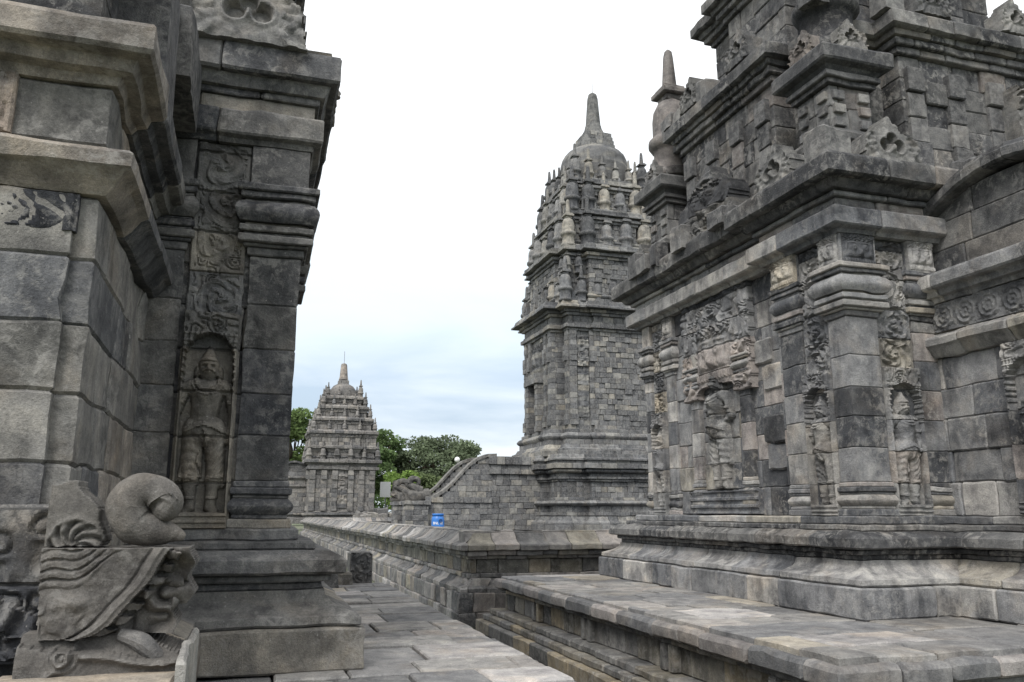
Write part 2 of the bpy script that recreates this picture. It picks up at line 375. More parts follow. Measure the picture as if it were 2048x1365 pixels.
def f_scroll(W, H, A=.022, seed=0, border=True):
    n = max(1, int(round(H / (W * .85))))
    def f(u, v):
        h = .008 * (n2(u, v, 26 / W * .3, seed) - .3) + A * .8 * sstep(.25, .8, np.abs(np.sin(n2(u, v, 5 / W, seed + 3) * 17)))
        for i in range(n):
            g_ = np.random.default_rng(int(seed * 97 + i * 13 + 5)).random(5); cu = W * (.5 + (.10 if i % 2 else -.10) * (.3 + 1.2 * g_[0])); cv = (i + .3 + .4 * g_[1]) * H / n; R = min(W * .47, H / n * .64) * (.72 + .36 * g_[2]); dr = 1 if g_[3] > .45 else -1
            r = np.hypot(u - cu, v - cv) / R; th = np.arctan2(v - cv, u - cu)
            sp = .5 + .5 * np.cos(2 * np.pi * r * (1.5 + 1.1 * g_[4]) - dr * th * (1 + (g_[2] > .7)) + 6 * g_[1] + .9 * np.sin(3 * th + 4 * g_[0]))
            lob = .7 + .3 * np.cos(7 * th + 9 * r)
            hh = A * sstep(.35, .65, sp) * lob * (.75 + .5 * np.abs(np.sin(th * 5 + r * 14))) + A * .6 * sstep(.22, .08, r)
            h = np.where(r < 1, hh, h)
        if border:
            e = np.minimum(u, W - u); h = np.where(e < W * .09, .014 - .010 * (e < W * .02), h)
        return h
    return f
def f_rosette(W, H, seed=0):
    def f(u, v):
        n = max(1, int(round(W / H))); h = .012 * np.abs(np.sin(n2(u, v, 16, seed) * 12))
        for i in range(n):
            cu, cv, R = (i + .5) * W / n, H / 2, H * .44
            r = np.hypot(u - cu, v - cv) / R; th = np.arctan2(v - cv, u - cu)
            hh = .012 + .016 * sstep(.3, .8, .5 + .5 * np.cos(2 * np.pi * r * 2.4)) * (.75 + .25 * np.cos(8 * th + 3 * np.floor(r * 3)))
            h = np.where(r < 1, hh, h)
        return h
    return f
def f_kala(W, H, A=1.0, seed=0):
    """lion-mask: bulging eyes, nose, cheeks, a row of teeth, flame hair"""
    def f(u, v):
        x = (u - W / 2) / W; y = v / H
        h = .03 * gauss(x, y, 0, .42, .42, .5)
        for s in (-1, 1):
            h += .040 * gauss(x, y, s * .19, .56, .085, .10) - .022 * gauss(x, y, s * .19, .55, .03, .035)
            h += .026 * gauss(x, y, s * .30, .34, .13, .12) + .022 * gauss(x, y, s * .20, .71, .14, .035)
            h += .020 * gauss(x, y, s * .40, .60, .05, .14)
        h += .045 * gauss(x, y, 0, .40, .075, .13) + .015 * gauss(x, y, .06, .33, .04, .04) + .015 * gauss(x, y, -.06, .33, .04, .04)
        h += .016 * (np.cos(x * 75) > .1) * sstep(.05, .08, y) * sstep(.2, .17, y) - .012 * gauss(x, y, 0, .235, .4, .022)
        hair = sstep(.74, .84, y); a = np.abs(np.sin(x * 22 + 3 * np.sin(y * 19 + seed))) * np.abs(np.sin(y * 24 + 2 * np.sin(x * 17)))
        h += hair * .030 * a + .008 * (n2(u, v, 30, seed) - .5)
        return h * A
    return f
def f_figure(W, H, pose=0, depth=1.0):
    """standing relief figure, one continuous carved body; pose 1 raises a hand, -1 mirrors it"""
    S = H; mx = -1 if pose < 0 else 1
    sw = .012 * mx
    caps = [((-.065, .50), (-.075, .28), .075, .058), ((-.075, .28), (-.062, .06), .058, .036), ((.065, .50), (.085, .28), .075, .058), ((.085, .28), (.07, .06), .058, .036),
            ((-.062, .035), (-.085, .012), .036, .028), ((.07, .035), (.095, .012), .036, .028),
            ((0, .50), (sw, .57), .112, .085), ((sw, .57), (0, .70), .085, .105), ((-.105, .755), (.105, .755), .055, .055),
            ((0, .78), (0, .83), .038, .036), ((0, .855), (0, .895), .066, .070), ((0, .93), (0, .995), .060, .026), ((-.074, .872), (-.076, .835), .018, .024), ((.074, .872), (.076, .835), .018, .024),
            ((.15, .75), (.185, .60), .042, .034), ((.185, .60), (.165, .46), .033, .024), ((.165, .46), (.158, .425), .026, .018),
            ((.12, .47), (.14, .16), .022, .016), ((-.115, .47), (-.135, .20), .022, .014), ((-.03, .50), (-.01, .22), .020, .014), ((-.09, .49), (.09, .49), .034, .034), ((.0, .43), (.06, .36), .016, .012)]
    if abs(pose) == 1: caps += [((-.15, .75), (-.195, .61), .042, .035), ((-.195, .61), (-.165, .735), .032, .024), ((-.165, .735), (-.160, .775), .026, .016)]
    else: caps += [((-.15, .75), (-.19, .60), .042, .034), ((-.19, .60), (-.085, .545), .032, .026), ((-.085, .545), (-.06, .54), .026, .018)]
    def f(u, v):
        x = (u - W / 2) / S * mx * 1.14; y = v / S; h = np.zeros(u.shape)
        for (a, b_, r0, r1) in caps:
            dx, dy = b_[0] - a[0], b_[1] - a[1]; L2 = dx * dx + dy * dy
            t = np.clip(((x - a[0]) * dx + (y - a[1]) * dy) / L2, 0, 1); r = r0 + (r1 - r0) * t
            d = np.hypot(x - a[0] - t * dx, y - a[1] - t * dy)
            h = np.maximum(h, np.sqrt(np.clip(1 - (d / r) ** 2, 0, 1)) * r * .95 + .02 * (d < r))
        on = h > .012
        for s in (-1, 1): h += (-.020 * gauss(x, y, s * .027, .884, .014, .010) + .010 * gauss(x, y, s * .027, .900, .020, .006) + .012 * gauss(x, y, s * .045, .70, .030, .030)) * on
        h += .024 * gauss(x, y, 0, .868, .010, .020) + .010 * gauss(x, y, 0, .842, .020, .006) * on
        h += .018 * (np.abs(y - .505 - .02 * np.cos(x * 20)) < .015) * on + .014 * (np.abs(y - .928) < .012) * on
        nk = np.hypot(x, (y - .80) * 1.1); h += .014 * (np.abs(nk - .075) < .010) * on + .010 * (np.abs(nk - .105) < .007) * on * (y < .78)
        h += .014 * (np.abs(y - .66) < .010) * on * (np.abs(x) > .125) + .012 * (np.abs(y - .085) < .010) * on
        h += .0045 * np.cos((y - .6 * np.abs(x) + .03 * np.sin(x * 30)) * 120) * on * (y < .47) * (y > .22) + .016 * (np.abs(x + .02 * np.sin(y * 25)) < .014) * on * (y < .50) * (y > .17) + .012 * (np.abs(y - .20 - .1 * np.abs(x)) < .010) * on
        h += .012 * (n2(u, v, 30, 41) - .5) * on
        return h * S * depth
    return f
def f_trefoil(W, H, seed=0):
    def f(u, v):
        x = (u - W / 2) / W; y = v / H
        r = np.hypot(x, (y - .45) * H / W); th = np.arctan2(y - .45, x)
        h = .05 + .03 * gauss(x, y, 0, .45, .36, .5)
        h += .020 * sstep(.3, .8, .5 + .5 * np.cos(2 * np.pi * (np.abs(x) * 5.5 + .4 * np.sin(y * 11)))) * sstep(.22, .3, np.abs(x))
        h += .014 * np.abs(np.sin(9 * th)) * sstep(.24, .30, r)
        hole = np.minimum(np.minimum(np.hypot(x - .105, (y - .38) * H / W) - .085, np.hypot(x + .105, (y - .38) * H / W) - .085), np.hypot(x, (y - .52) * H / W) - .075)
        h += .016 * gauss(hole, hole * 0, .03, 0, .022, 1)
        h -= .085 * sstep(.012, -.02, hole)
        h += .035 * gauss(x, y, 0, .33, .028, .07)
        return h
    def mask(u, v):
        x = np.abs(u - W / 2) / W; y = v / H
        edge = .5 - .10 * y - .03 * np.abs(np.sin(y * 14)) ; top = .62 + .36 * np.exp(-(x / .16) ** 2) - .25 * np.clip(x - .3, 0, 1) + .025 * np.sin(x * 60)
        return (x < edge) & (y < top)
    return f, mask
def f_niche(W, H, fig_h, pose, top=.33, depth=1.0, seed=0):
    """arched niche with the figure, pilaster strips beside it, scrollwork over it"""
    z0 = .10; fh = fig_h; ff = f_figure(W, fh, pose, depth); sc = f_scroll(W * .8, max(.1, H - z0 - fh - .12), .024, seed, False)
    def f(u, v):
        x = np.abs(u - W / 2); ar = z0 + fh - .075; half = W * .43
        q = ((v - ar) / .175).clip(0, 1); arch = (x < half * np.sqrt(1 - q * q) - .012 * (np.cos(v * 2 * np.pi / .05) > 0) * (v > ar - .2)) & (v < ar + .17) & (v > z0)
        side = .085 + .012 * (np.cos((x - half) * 2 * np.pi / .034) > .2) + .010 * (np.cos(v * 2 * np.pi / .05) > .3) * (v > ar - .16) * (v < ar + .17) * (x < half + .06)
        h = np.where(v > ar + .17, .075 + sc(np.clip(u - W * .1, 0, W), np.clip(v - ar - .17, 0, None)), side)
        h = np.where(arch, np.maximum(0.0, 1.05 * ff(u, v - z0)), h)
        h = np.where((v < z0), .085 + .012 * (np.cos(v * 2 * np.pi / .045) > 0), h)
        e = np.minimum(u, W - u); h = np.where(e < .012, .02, h)
        return h
    return f

# ------------------------------------------------------------------ ground, court, terraces, boundary wall
def simple_mesh(name, verts, faces, mat, kind=None, parent=None):
    me = bpy.data.meshes.new(name); me.from_pydata(verts, [], faces); me.update(); me.materials.append(mat)
    o = bpy.data.objects.new(name, me); COL.objects.link(o)
    if kind: o['kind'] = kind
    if parent: o.parent = parent; o.matrix_parent_inverse = Matrix.Translation(parent.location).inverted()
    return o
M_EARTH = bpy.data.materials.new('gravelly_earth'); M_EARTH.use_nodes = True
_nt = M_EARTH.node_tree; _g = N(_nt, 'ShaderNodeNewGeometry')
_a = N(_nt, 'ShaderNodeTexNoise', i_Scale=.35, i_Detail=6.0); _b = N(_nt, 'ShaderNodeTexNoise', i_Scale=38.0, i_Detail=4.0)
for _n in (_a, _b): _nt.links.new(_g.outputs['Position'], _n.inputs['Vector'])
_c = mixc(_nt, 1.0, ramp(_nt, _a.outputs['Fac'], [(.4, (.15, .14, .12)), (.6, (.09, .12, .045))]).outputs[0], ramp(_nt, _b.outputs['Fac'], [(.3, (.6, .6, .6)), (.7, (1.4, 1.4, 1.4))]).outputs[0], 'MULTIPLY')
_nt.links.new(_c, _nt.nodes['Principled BSDF'].inputs['Base Color']); _nt.nodes['Principled BSDF'].inputs['Roughness'].default_value = .95
_bp = N(_nt, 'ShaderNodeBump', i_Strength=.8, i_Distance=.03); _nt.links.new(_b.outputs['Fac'], _bp.inputs['Height']); _nt.links.new(_bp.outputs[0], _nt.nodes['Principled BSDF'].inputs['Normal'])
simple_mesh('ground', [(-700, -700, 0), (700, -700, 0), (700, 1500, 0), (-700, 1500, 0)], [(0, 1, 2, 3)], M_EARTH, 'structure')

def terrace(name, x0, y0, x1, y1, z, label, pal_top='paving'):
    """raised stone platform: stepped plinth, dado with pilaster strips, projecting slab, paved top"""
    R = np.random.default_rng(int(abs(x0 * 100)) + 5)
    t = thing(name, ((x0 + x1) / 2, (y0 + y1) / 2, 0), label, 'terrace')
    P = rect(x0, y0, x1, y1); k = z / .75
    mb = MB(.005, 6)
    for (a, b, d, bl) in ((0, .16, .20, .5), (.16, .235, .12, .45), (.235, .31, .045, .45)): sweep(mb, P, blk(a * k, b * k, d, .3, .014), bl, 'ochre', R, True, jit=.012, seg=.11)
    mb.build('plinth', M_STONE, t)
    mb = MB(.005, 6); sweep(mb, P, blk(.31 * k, .535 * k, -.13, .3), .42, 'ochre', R, True, jit=.012, seg=.11)
    sweep(mb, P, blk(.535 * k, .58 * k, -.07, .3, .008), .6, 'ochre', R, True, jit=.01)
    mb.build('dado', M_STONE, t)
    for (ax, ay, bx, by) in ((x0, y0, x0, y1), (x1, y0, x0, y0)):
        L = math.hypot(bx - ax, by - ay); u = ((bx - ax) / L, (by - ay) / L); n = (-1, 0) if ax == bx else (0, -1)
        w = Wall((ax, ay), u, n); s = .55
        while s < L - .3:
            for q in (0, .16):
                mb = MB(.005, 6); sweep(mb, w.strip(s + q, s + q + .09, -.075, .3), blk(.312 * k, .534 * k, 0, .2), 1, 'ochre', R); mb.build('pilaster_strip', M_STONE, t)
            s += 1.5 + .25 * R.random()
    mb = MB(.007, 5)
    sweep(mb, P, [(-.5, .582 * k), (-.03, .582 * k), (-.004, .60 * k), (.0, .64 * k), (-.002, .68 * k), (-.022, .705 * k), (-.07, .712 * k), (-.5, .712 * k)], .52, 'slab', R, True, b=.02, seg=.08, vs=.05, jit=.014, zj=.006)
    mb.build('edge_slabs', M_PAVE, t)
    mb = MB(.004, 5); slabtop(mb, x0 + .075, y0 + .075, x1 - .075, y1 - .075, z, .48, pal_top, R, .1, .012, seg=.12)
    mb.build('paving', M_PAVE, t)
    return t
terrace('stone_terrace', 3.32, 4.25, 12.2, 11.35, .75, 'low stepped terrace of grey slabs under the right-hand temple, in the foreground')
terrace('stone_terrace', -7.2, 4.05, 1.90, 11.75, .68, 'paved terrace of flat worn slabs beside the left-hand temple')

def bal_profile(flipz=0):
    k = [(0, .0, -.012), ]
    return dict(
      kerb=[blk(0, .20, 0, .3, .015)], plinth=[blk(.20, .46, -.03, .35), [(-.4, .46), (-.05, .465), (-.045, .52), (-.07, .545), (-.16, .58), (-.21, .64), (-.22, .66), (-.5, .66)], blk(.66, .72, -.19, .3, .01)],
      dado=[blk(.72, .93, -.24, .3)], coping=[blk(.93, .98, -.19, .3, .008), blk(.98, 1.05, -.13, .3, .01),
      [(-.5, 1.05), (-.07, 1.052), (-.05, 1.062), (-.045, 1.125), (-.06, 1.145), (-.13, 1.165), (-.21, 1.21), (-.27, 1.275), (-.29, 1.30), (-.325, 1.305), (-.33, 1.33), (-.62, 1.335)]])
bw = thing('boundary_wall', (2.94, 30, 0), 'long low stone wall with sloping coping round the temple court', 'stone wall')
R = np.random.default_rng(21)
out_p = [(9.6, 50.6), (2.94, 50.6), (2.94, 11.86), (22, 11.86)]
in_p = [(22, 12.9), (4.0, 12.9), (4.0, 49.5), (9.6, 49.5)]
prof = bal_profile()
for nm, bl, pal in (('kerb', .5, 'bal'), ('plinth', .42, 'bal'), ('dado', .42, 'dado'), ('coping', .37, 'bal')):
    mb = MB(.006, 6)
    for pr in prof[nm]:
        sweep(mb, out_p, pr, bl, pal, R, seg=.12, vs=.07, jit=.012, zj=.006)
        if nm == 'coping': sweep(mb, in_p, pr, bl, pal, R, seg=.3, vs=.1, jit=.012)
    if nm == 'dado': sweep(mb, in_p, blk(.2, .93, -.24, .3), .5, pal, R, seg=.3)
    mb.build(nm, M_PAVE if nm == 'coping' else M_STONE, bw)
simple_mesh('aisle_paving', [(1.5, 2, .004), (3.6, 2, .004), (3.6, 11.8, .004), (1.5, 11.8, .004)], [(0, 1, 2, 3)], M_PAVE, 'structure')
simple_mesh('court_floor', [(3.6, 12.4, .65), (60, 12.4, .65), (60, 50, .65), (3.6, 50, .65)], [(0, 1, 2, 3)], M_PAVE, 'structure')

# ------------------------------------------------------------------ the small temples (one builder, three temples)
def stupa(parent, x, y, z, s=1.0, far=False, pal='dark', rng=RNG):
    c = pick(pal, rng)[0]; r = .25 * s
    st = bpy.data.objects.new('stupa', None); COL.objects.link(st); st.location = (x, y, z)
    pr = [(r * 1.18, 0), (r * 1.2, .10 * s), (r * 1.02, .13 * s), (r * 1.0, .42 * s), (r * 1.12, .44 * s), (r * 1.28, .50 * s), (r * 1.28, .56 * s), (r * 1.1, .60 * s), (r * 1.03, .63 * s), (r * 1.02, .86 * s), (r * .94, 1.0 * s), (r * .72, 1.12 * s), (r * .4, 1.18 * s), (0.02, 1.2 * s)]
    mb = MB(.006, 5); lathe(mb, x, y, [(a, z + b) for a, b in pr], c, 10 if far else 28); o = mb.build('bell', M_FAR if far else M_DARK, parent, True)
    mb = MB(.004, 6); q = .15 * s
    P = rect(x - q, y - q, x + q, y + q)
    for d, a, b in ((-.03, 1.16, 1.24), (.04, 1.24, 1.32), (0.0, 1.32, 1.37)): sweep(mb, P, blk(z + a * s, z + b * s, d * s, .1 * s), 2, pal, rng, True, col=c)
    lathe(mb, x, y, [(.105 * s, z + 1.36 * s), (.10 * s, z + 1.42 * s), (.07 * s, z + 1.85 * s), (.055 * s, z + 1.93 * s), (.02 * s, z + 1.97 * s)], c, 8 if far else 16)
    p = mb.build('spire', M_FAR if far else M_DARK, parent); 
    bpy.data.objects.remove(st); p.parent = o
    return o
def pilaster(parent, w, s0, s1, z0, z1, out=.05, pal='wall', rng=RNG, cap_lo=.80, pathf=None, mk=1.0, mat=None):
    """shaft, moulded base and cushion capital; pathf(out) gives its plan polyline"""
    pf = pathf or (lambda o, i=.1: w.strip(s0 - max(0, o - out), s1 + max(0, o - out), o, i))
    H = z1 - z0; mb = MB(.004, 7); z = z0 + .30; zt = z1 - cap_lo
    while z < zt - .02:
        zz = min(zt, z + .29 * (.92 + .16 * rng.random())); zz = zt if zt - zz < .1 else zz
        sweep(mb, pf(out), blk(z, zz, 0, .1, .01), 2, pal, rng, seg=.07, vs=.07, jit=.008); z = zz
    mat = mat or M_STONE; o = mb.build('pilaster', mat, parent)
    mb = MB(.004, 7); c = None
    def crs(a, b, dd, round_=False):
        n = 6; dd = dd * mk
        if round_: pr = [(-.15, a)] + [(dd - .035 + .035 * math.sin(math.pi * k / n), a + (b - a) * k / n) for k in range(n + 1)] + [(-.15, b)]
        else: pr = blk(a, b, dd, .2, .008)
        sweep(mb, pf(out), pr, 2, pal, rng, seg=.06, vs=.03, jit=.004)
    crs(z0, z0 + .06, .035); crs(z0 + .06, z0 + .09, .01); crs(z0 + .09, z0 + .19, .045, True); crs(z0 + .19, z0 + .215, .01); crs(z0 + .215, z0 + .26, .03); crs(z0 + .26, z0 + .302, .01)
    mb.build('pilaster_base', mat, o)
    mb = MB(.004, 7); h = cap_lo
    for a, b, d, r in ((0, .07, .02, 0), (.07, .10, .05, 0), (.10, .17, .085, 0), (.17, .20, .05, 0), (.20, .26, .08, 0), (.26, .29, .045, 0), (.29, .47, .115, 1), (.47, .505, .05, 0), (.505, .56, .085, 0), (.56, .62, .11, 0)):
        crs(zt + a * h, zt + b * h, d, r)
    crs(zt + .62 * h, z1, .03)
    mb.build('capital', mat, o)
    return o
def antefix(parent, w, s, d, z, W, H, rng, kala=False, pal='leftpanel', far=False):
    f, m = f_trefoil(W, H)
    mb = MB(.003, 9); panel(mb, w, s - W / 2, z, W, H, f, .03 if far else .0115, base=d, mask=m, thick=.16, pal=pal, rng=rng, course=9, lean=-.10)
    return mb.build('antefix', M_FAR if far else M_STONE, parent)

def perwara(name, cx, cy, z0, label, pal='wall', pal_roof='roof',  detail=True, seed=1, face='left', porch_pal=None, long_base=True, co=1.0, cat='temple', group=None):
    R = np.random.default_rng(seed); far = not detail; hb, pw, pl = 2.15, (1.15 if long_base else 1.21), 1.87
    t = thing(name, (cx, cy, z0), label, cat, group); ms = M_FAR if far else (M_CRUST if pal == 'wall' else M_STONE); md = M_FAR if far else M_DARK
    sg, vs_, ap = (.12, .09, .006) if detail else (.6, .3, .012)
    X = lambda x: cx + x; Y = lambda y: cy + y; Z = lambda z: z0 + z
    def pts(L): return [(X(a), Y(b)) for a, b in L]
    st = .09 if face == 'left' else 0
    body = pts([(-hb, -hb), (hb, -hb), (hb, hb), (-hb + st, hb), (-hb + st, -hb + 1.05), (-hb, -hb + 1.05)]) if st else pts(rect(-hb, -hb, hb, hb))
    pb = pl if long_base else pl - .47
    cross = pts([(-hb, -hb), (-pw, -hb), (-pw, -hb - pb), (pw, -hb - pb), (pw, -hb), (hb, -hb), (hb, hb), (-hb, hb)])
    def zz(pr): return [(d, Z(z)) for d, z in pr]
    def S(mb, path, pr, bl, p, closed=True, **k):
        k = dict(dict(seg=sg, vs=vs_, jit=.007, b=.012 if detail else .02), **k); sweep(mb, path, zz(pr), bl, p, R, closed, **k)
    # base
    mb = MB(ap, 6); pb_ = 'leftpanel' if pal == 'left' else pal
    S(mb, cross, blk(0, .25, .50, .3, .014), .62, pb_, jit=.012)
    S(mb, cross, [(-.1, .25), (.455, .255), (.47, .27), (.465, .31), (.40, .335), (.32, .37), (.275, .41), (.265, .45), (-.1, .45)], .7, pb_, vs=.04, jit=.01)
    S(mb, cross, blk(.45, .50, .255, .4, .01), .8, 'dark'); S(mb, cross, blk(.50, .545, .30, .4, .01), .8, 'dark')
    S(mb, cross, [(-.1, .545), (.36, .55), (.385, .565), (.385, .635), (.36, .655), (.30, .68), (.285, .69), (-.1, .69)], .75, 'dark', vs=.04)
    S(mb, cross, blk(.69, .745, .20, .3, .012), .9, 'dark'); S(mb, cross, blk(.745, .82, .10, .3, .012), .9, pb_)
    mb.build('base', ms, t)
    # body wall
    mb = MB(ap * .9, 6); z = .82
    hs = [.30, .29, .28, .30, .29, .29, .30, .29, .29]
    for h in hs: S(mb, body, blk(z, z + h, 0, .22, .011), .48, pal, jit=.013 if detail else .03); z += h
    core = [(X(a), Y(b), Z(c)) for c in (0.05, 4.2) for a, b in rect(-hb + .18, -hb + .18, hb - .18, hb - .18)]  # unseen inner box, added to stop light leaking through the masonry
    mb.add(core, (.08, .08, .08), [(0, 1, 5, 4), (1, 2, 6, 5), (2, 3, 7, 6), (3, 0, 4, 7), (4, 5, 6, 7)])
    mb.build('wall', ms, t)
    if far:
        for w in (Wall((X(hb), Y(-hb)), (0, 1), (1, 0)), Wall((X(-hb), Y(-hb)), (1, 0), (0, -1))):
            for s_ in (0, .75, 1.45, 2.5, 3.2, 3.9):
                mb = MB(.012, 3); z = .82
                while z < 3.4: sweep(mb, w.strip(s_, s_ + .36, .07 + .05 * R.random() + (.08 if z < 1.1 or z > 2.6 else 0), .1), blk(Z(z), Z(min(3.44, z + .29)), 0, .1), 1, pal, R, seg=.4); z += .29
                mb.build('pilaster', ms, t)
            mb = MB(.005, 5); panel(mb, w, 1.85, Z(1.0), .6, 2.2, lambda u, v: .04 + .09 * np.abs(np.sin(n2(u, v, 4, 3) * 9)), .06, 0, None, .1, pal, R, .29); mb.build('relief_panel', ms, t)
    # cornice
    mb = MB(ap, 5); S0 = S
    def S(mb, path, pr, *a, **k): S0(mb, path, [(d * co if d > 0 else d, z) for d, z in pr], *a, **k)
    S(mb, body, [(-.2, 3.45), (.10, 3.45), (.12, 3.485), (.19, 3.50), (.205, 3.515), (.205, 3.665), (.19, 3.68), (-.2, 3.685)], .7, pal, vs=.05, jit=.008)
    S(mb, body, blk(3.685, 3.80, .10, .3, .01), .6, pal)
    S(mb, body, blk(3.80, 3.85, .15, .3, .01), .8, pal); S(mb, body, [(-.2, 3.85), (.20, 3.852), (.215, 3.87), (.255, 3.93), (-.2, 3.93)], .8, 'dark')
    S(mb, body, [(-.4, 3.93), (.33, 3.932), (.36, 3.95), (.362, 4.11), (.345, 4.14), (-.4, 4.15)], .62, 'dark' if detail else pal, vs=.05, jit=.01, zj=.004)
    top = [(X(a), Y(b), Z(4.146)) for a, b in rect(-hb - .05, -hb - .05, hb + .05, hb + .05)]; mb.add(top, (.11, .11, .11), [(0, 1, 2, 3)])
    mb.build('cornice', ms, t); S = S0
    # porch
    pp = porch_pal or pal
    ppath = pts([(-pw, -hb + .15), (-pw, -hb - pl), (pw, -hb - pl), (pw, -hb + .15)])
    mb = MB(ap, 6); z = .82
    for h in (.30, .29, .30, .29, .30): S(mb, ppath, blk(z, z + h, 0, .25, .014), .55, pp, False, jit=.014); z += h
    S(mb, ppath, [(-.2, 2.30), (.03, 2.302), (.06, 2.33), (.10, 2.39), (.135, 2.41), (.14, 2.47), (.12, 2.49), (.03, 2.52), (.0, 2.54), (-.2, 2.54)], .8, pp, False, vs=.05)
    S(mb, ppath, blk(2.54, 2.83, .0, .25, .014), .6, pp, False)
    S(mb, ppath, [(-.2, 2.83), (.02, 2.832), (.04, 2.87), (.09, 2.88), (.11, 2.93), (.17, 2.94), (.185, 2.96), (.185, 3.06), (.17, 3.085), (-.3, 3.09)], .8, pp, False, vs=.05)
    ap_ = pts([(-pw + .10, -hb + .1), (-pw + .10, -hb - pl + .10), (pw - .10, -hb - pl + .10), (pw - .10, -hb + .1)]); z = 3.09
    for h in (.28, .27, .26): S(mb, ap_, blk(z, z + h, 0, .3, .012), .7, 'dark', False); z += h
    c2 = [(X(a), Y(b), Z(c)) for c in (0.05, 3.92) for a, b in rect(-pw + .3, -hb - pl + .3, pw - .3, -hb + .3)]
    mb.add(c2, (.08, .08, .08), [(0, 1, 5, 4), (1, 2, 6, 5), (2, 3, 7, 6), (3, 0, 4, 7), (4, 5, 6, 7)])
    mb.build('porch', ms, t)
    # curved hood along each porch eave
    for sx in (-1, 1):
        mb = MB(ap, 5); K = 9; ys = np.linspace(-hb + .1, -hb - pl - .05, K * 5 + 1); zc = 3.62 + .34 * np.sin(np.linspace(.12, math.pi * .95, K * 5 + 1)) ** 1.3
        for k in range(K):
            sl = slice(k * 5, k * 5 + 6); c = pick('dark', R)[0]; V = []; jz = (R.random() - .5) * .024
            for y, zq in zip(ys[sl], zc[sl]):
                for dx, dz in ((-.25, -.02), (.13, -.02), (.155, .0), (.16, .075), (.15, .09), (.12, .095), (.11, .135), (-.3, .16)): V.append((X(sx * (pw - .10 + dx)), Y(y - (.006 if y == ys[sl][0] else 0)), Z(zq + dz + jz)))
            idx = np.arange(48).reshape(6, 8); q = np.stack([idx[:-1, :-1], idx[1:, :-1], idx[1:, 1:], idx[:-1, 1:]], -1).reshape(-1, 4)
            mb.add(V, c, q, [idx[0].tolist(), idx[-1][::-1].tolist()])
        mb.build('porch_hood', md, t)
    # roof tiers
    def tier(nm, path, z_, h, lip, pal_, bl=.45, foot=True, pm=None):
        mb = MB(ap, 5); a = z_
        if foot:
            S(mb, path, blk(a, a + .12, .06, .3), bl, pal_); S(mb, path, [(-.3, a + .12), (.07, a + .122), (.10, a + .15), (.105, a + .20), (.08, a + .235), (-.3, a + .24)], bl, 'dark', vs=.04); a += .24
        zt = z_ + h - .50; n = max(1, int(round((zt - a) / .29)))
        for k in range(n): S(mb, path, blk(a + (zt - a) * k / n, a + (zt - a) * (k + 1) / n, 0, .3), bl, pal_, jit=.02)
        S(mb, path, blk(zt, zt + .08, .05, .3, .01), bl, pal_); S(mb, path, blk(zt + .08, zt + .16, lip * .45, .3, .01), bl, pal_)
        S(mb, path, [(-.3, zt + .16), (lip * .6, zt + .165), (lip * .66, zt + .22), (-.3, zt + .22)], bl, 'dark')
        S(mb, path, [(-.5, zt + .22), (lip - .03, zt + .222), (lip, zt + .24), (lip, zt + .38), (lip - .03, zt + .41), (lip - .12, zt + .43), (lip - .2, zt + .5), (-.5, zt + .5)], bl * 1.2, 'dark' if detail else pal_, vs=.05, jit=.01)
        xs = [p[0] for p in path]; ys_ = [p[1] for p in path]
        bx = [(a_, b_, Z(c_)) for c_ in (z_, z_ + h - .01) for a_, b_ in rect(min(xs) + .28, min(ys_) + .28, max(xs) - .28, max(ys_) - .28)]
        mb.add(bx, (.08, .08, .08), [(0, 1, 5, 4), (1, 2, 6, 5), (2, 3, 7, 6), (3, 0, 4, 7), (4, 5, 6, 7)])
        return mb.build(nm, ms, t)
    g, m_, c_ = (1.0, hb - .52, hb - .22) if detail else (1.0, hb - .12, hb + .02)        # centre half-width, inner half, centre outset
    t1 = pts([(-m_, -m_), (-g, -m_), (-g, -c_), (g, -c_), (g, -m_), (m_, -m_), (m_, -g), (c_, -g), (c_, g), (m_, g), (m_, m_), (g, m_), (g, c_), (-g, c_), (-g, m_), (-m_, m_), (-m_, g), (-c_, g), (-c_, -g), (-m_, -g)])
    tier('roof_tier', t1, 4.15, 2.05 if detail else 1.0, .22, pal_roof)
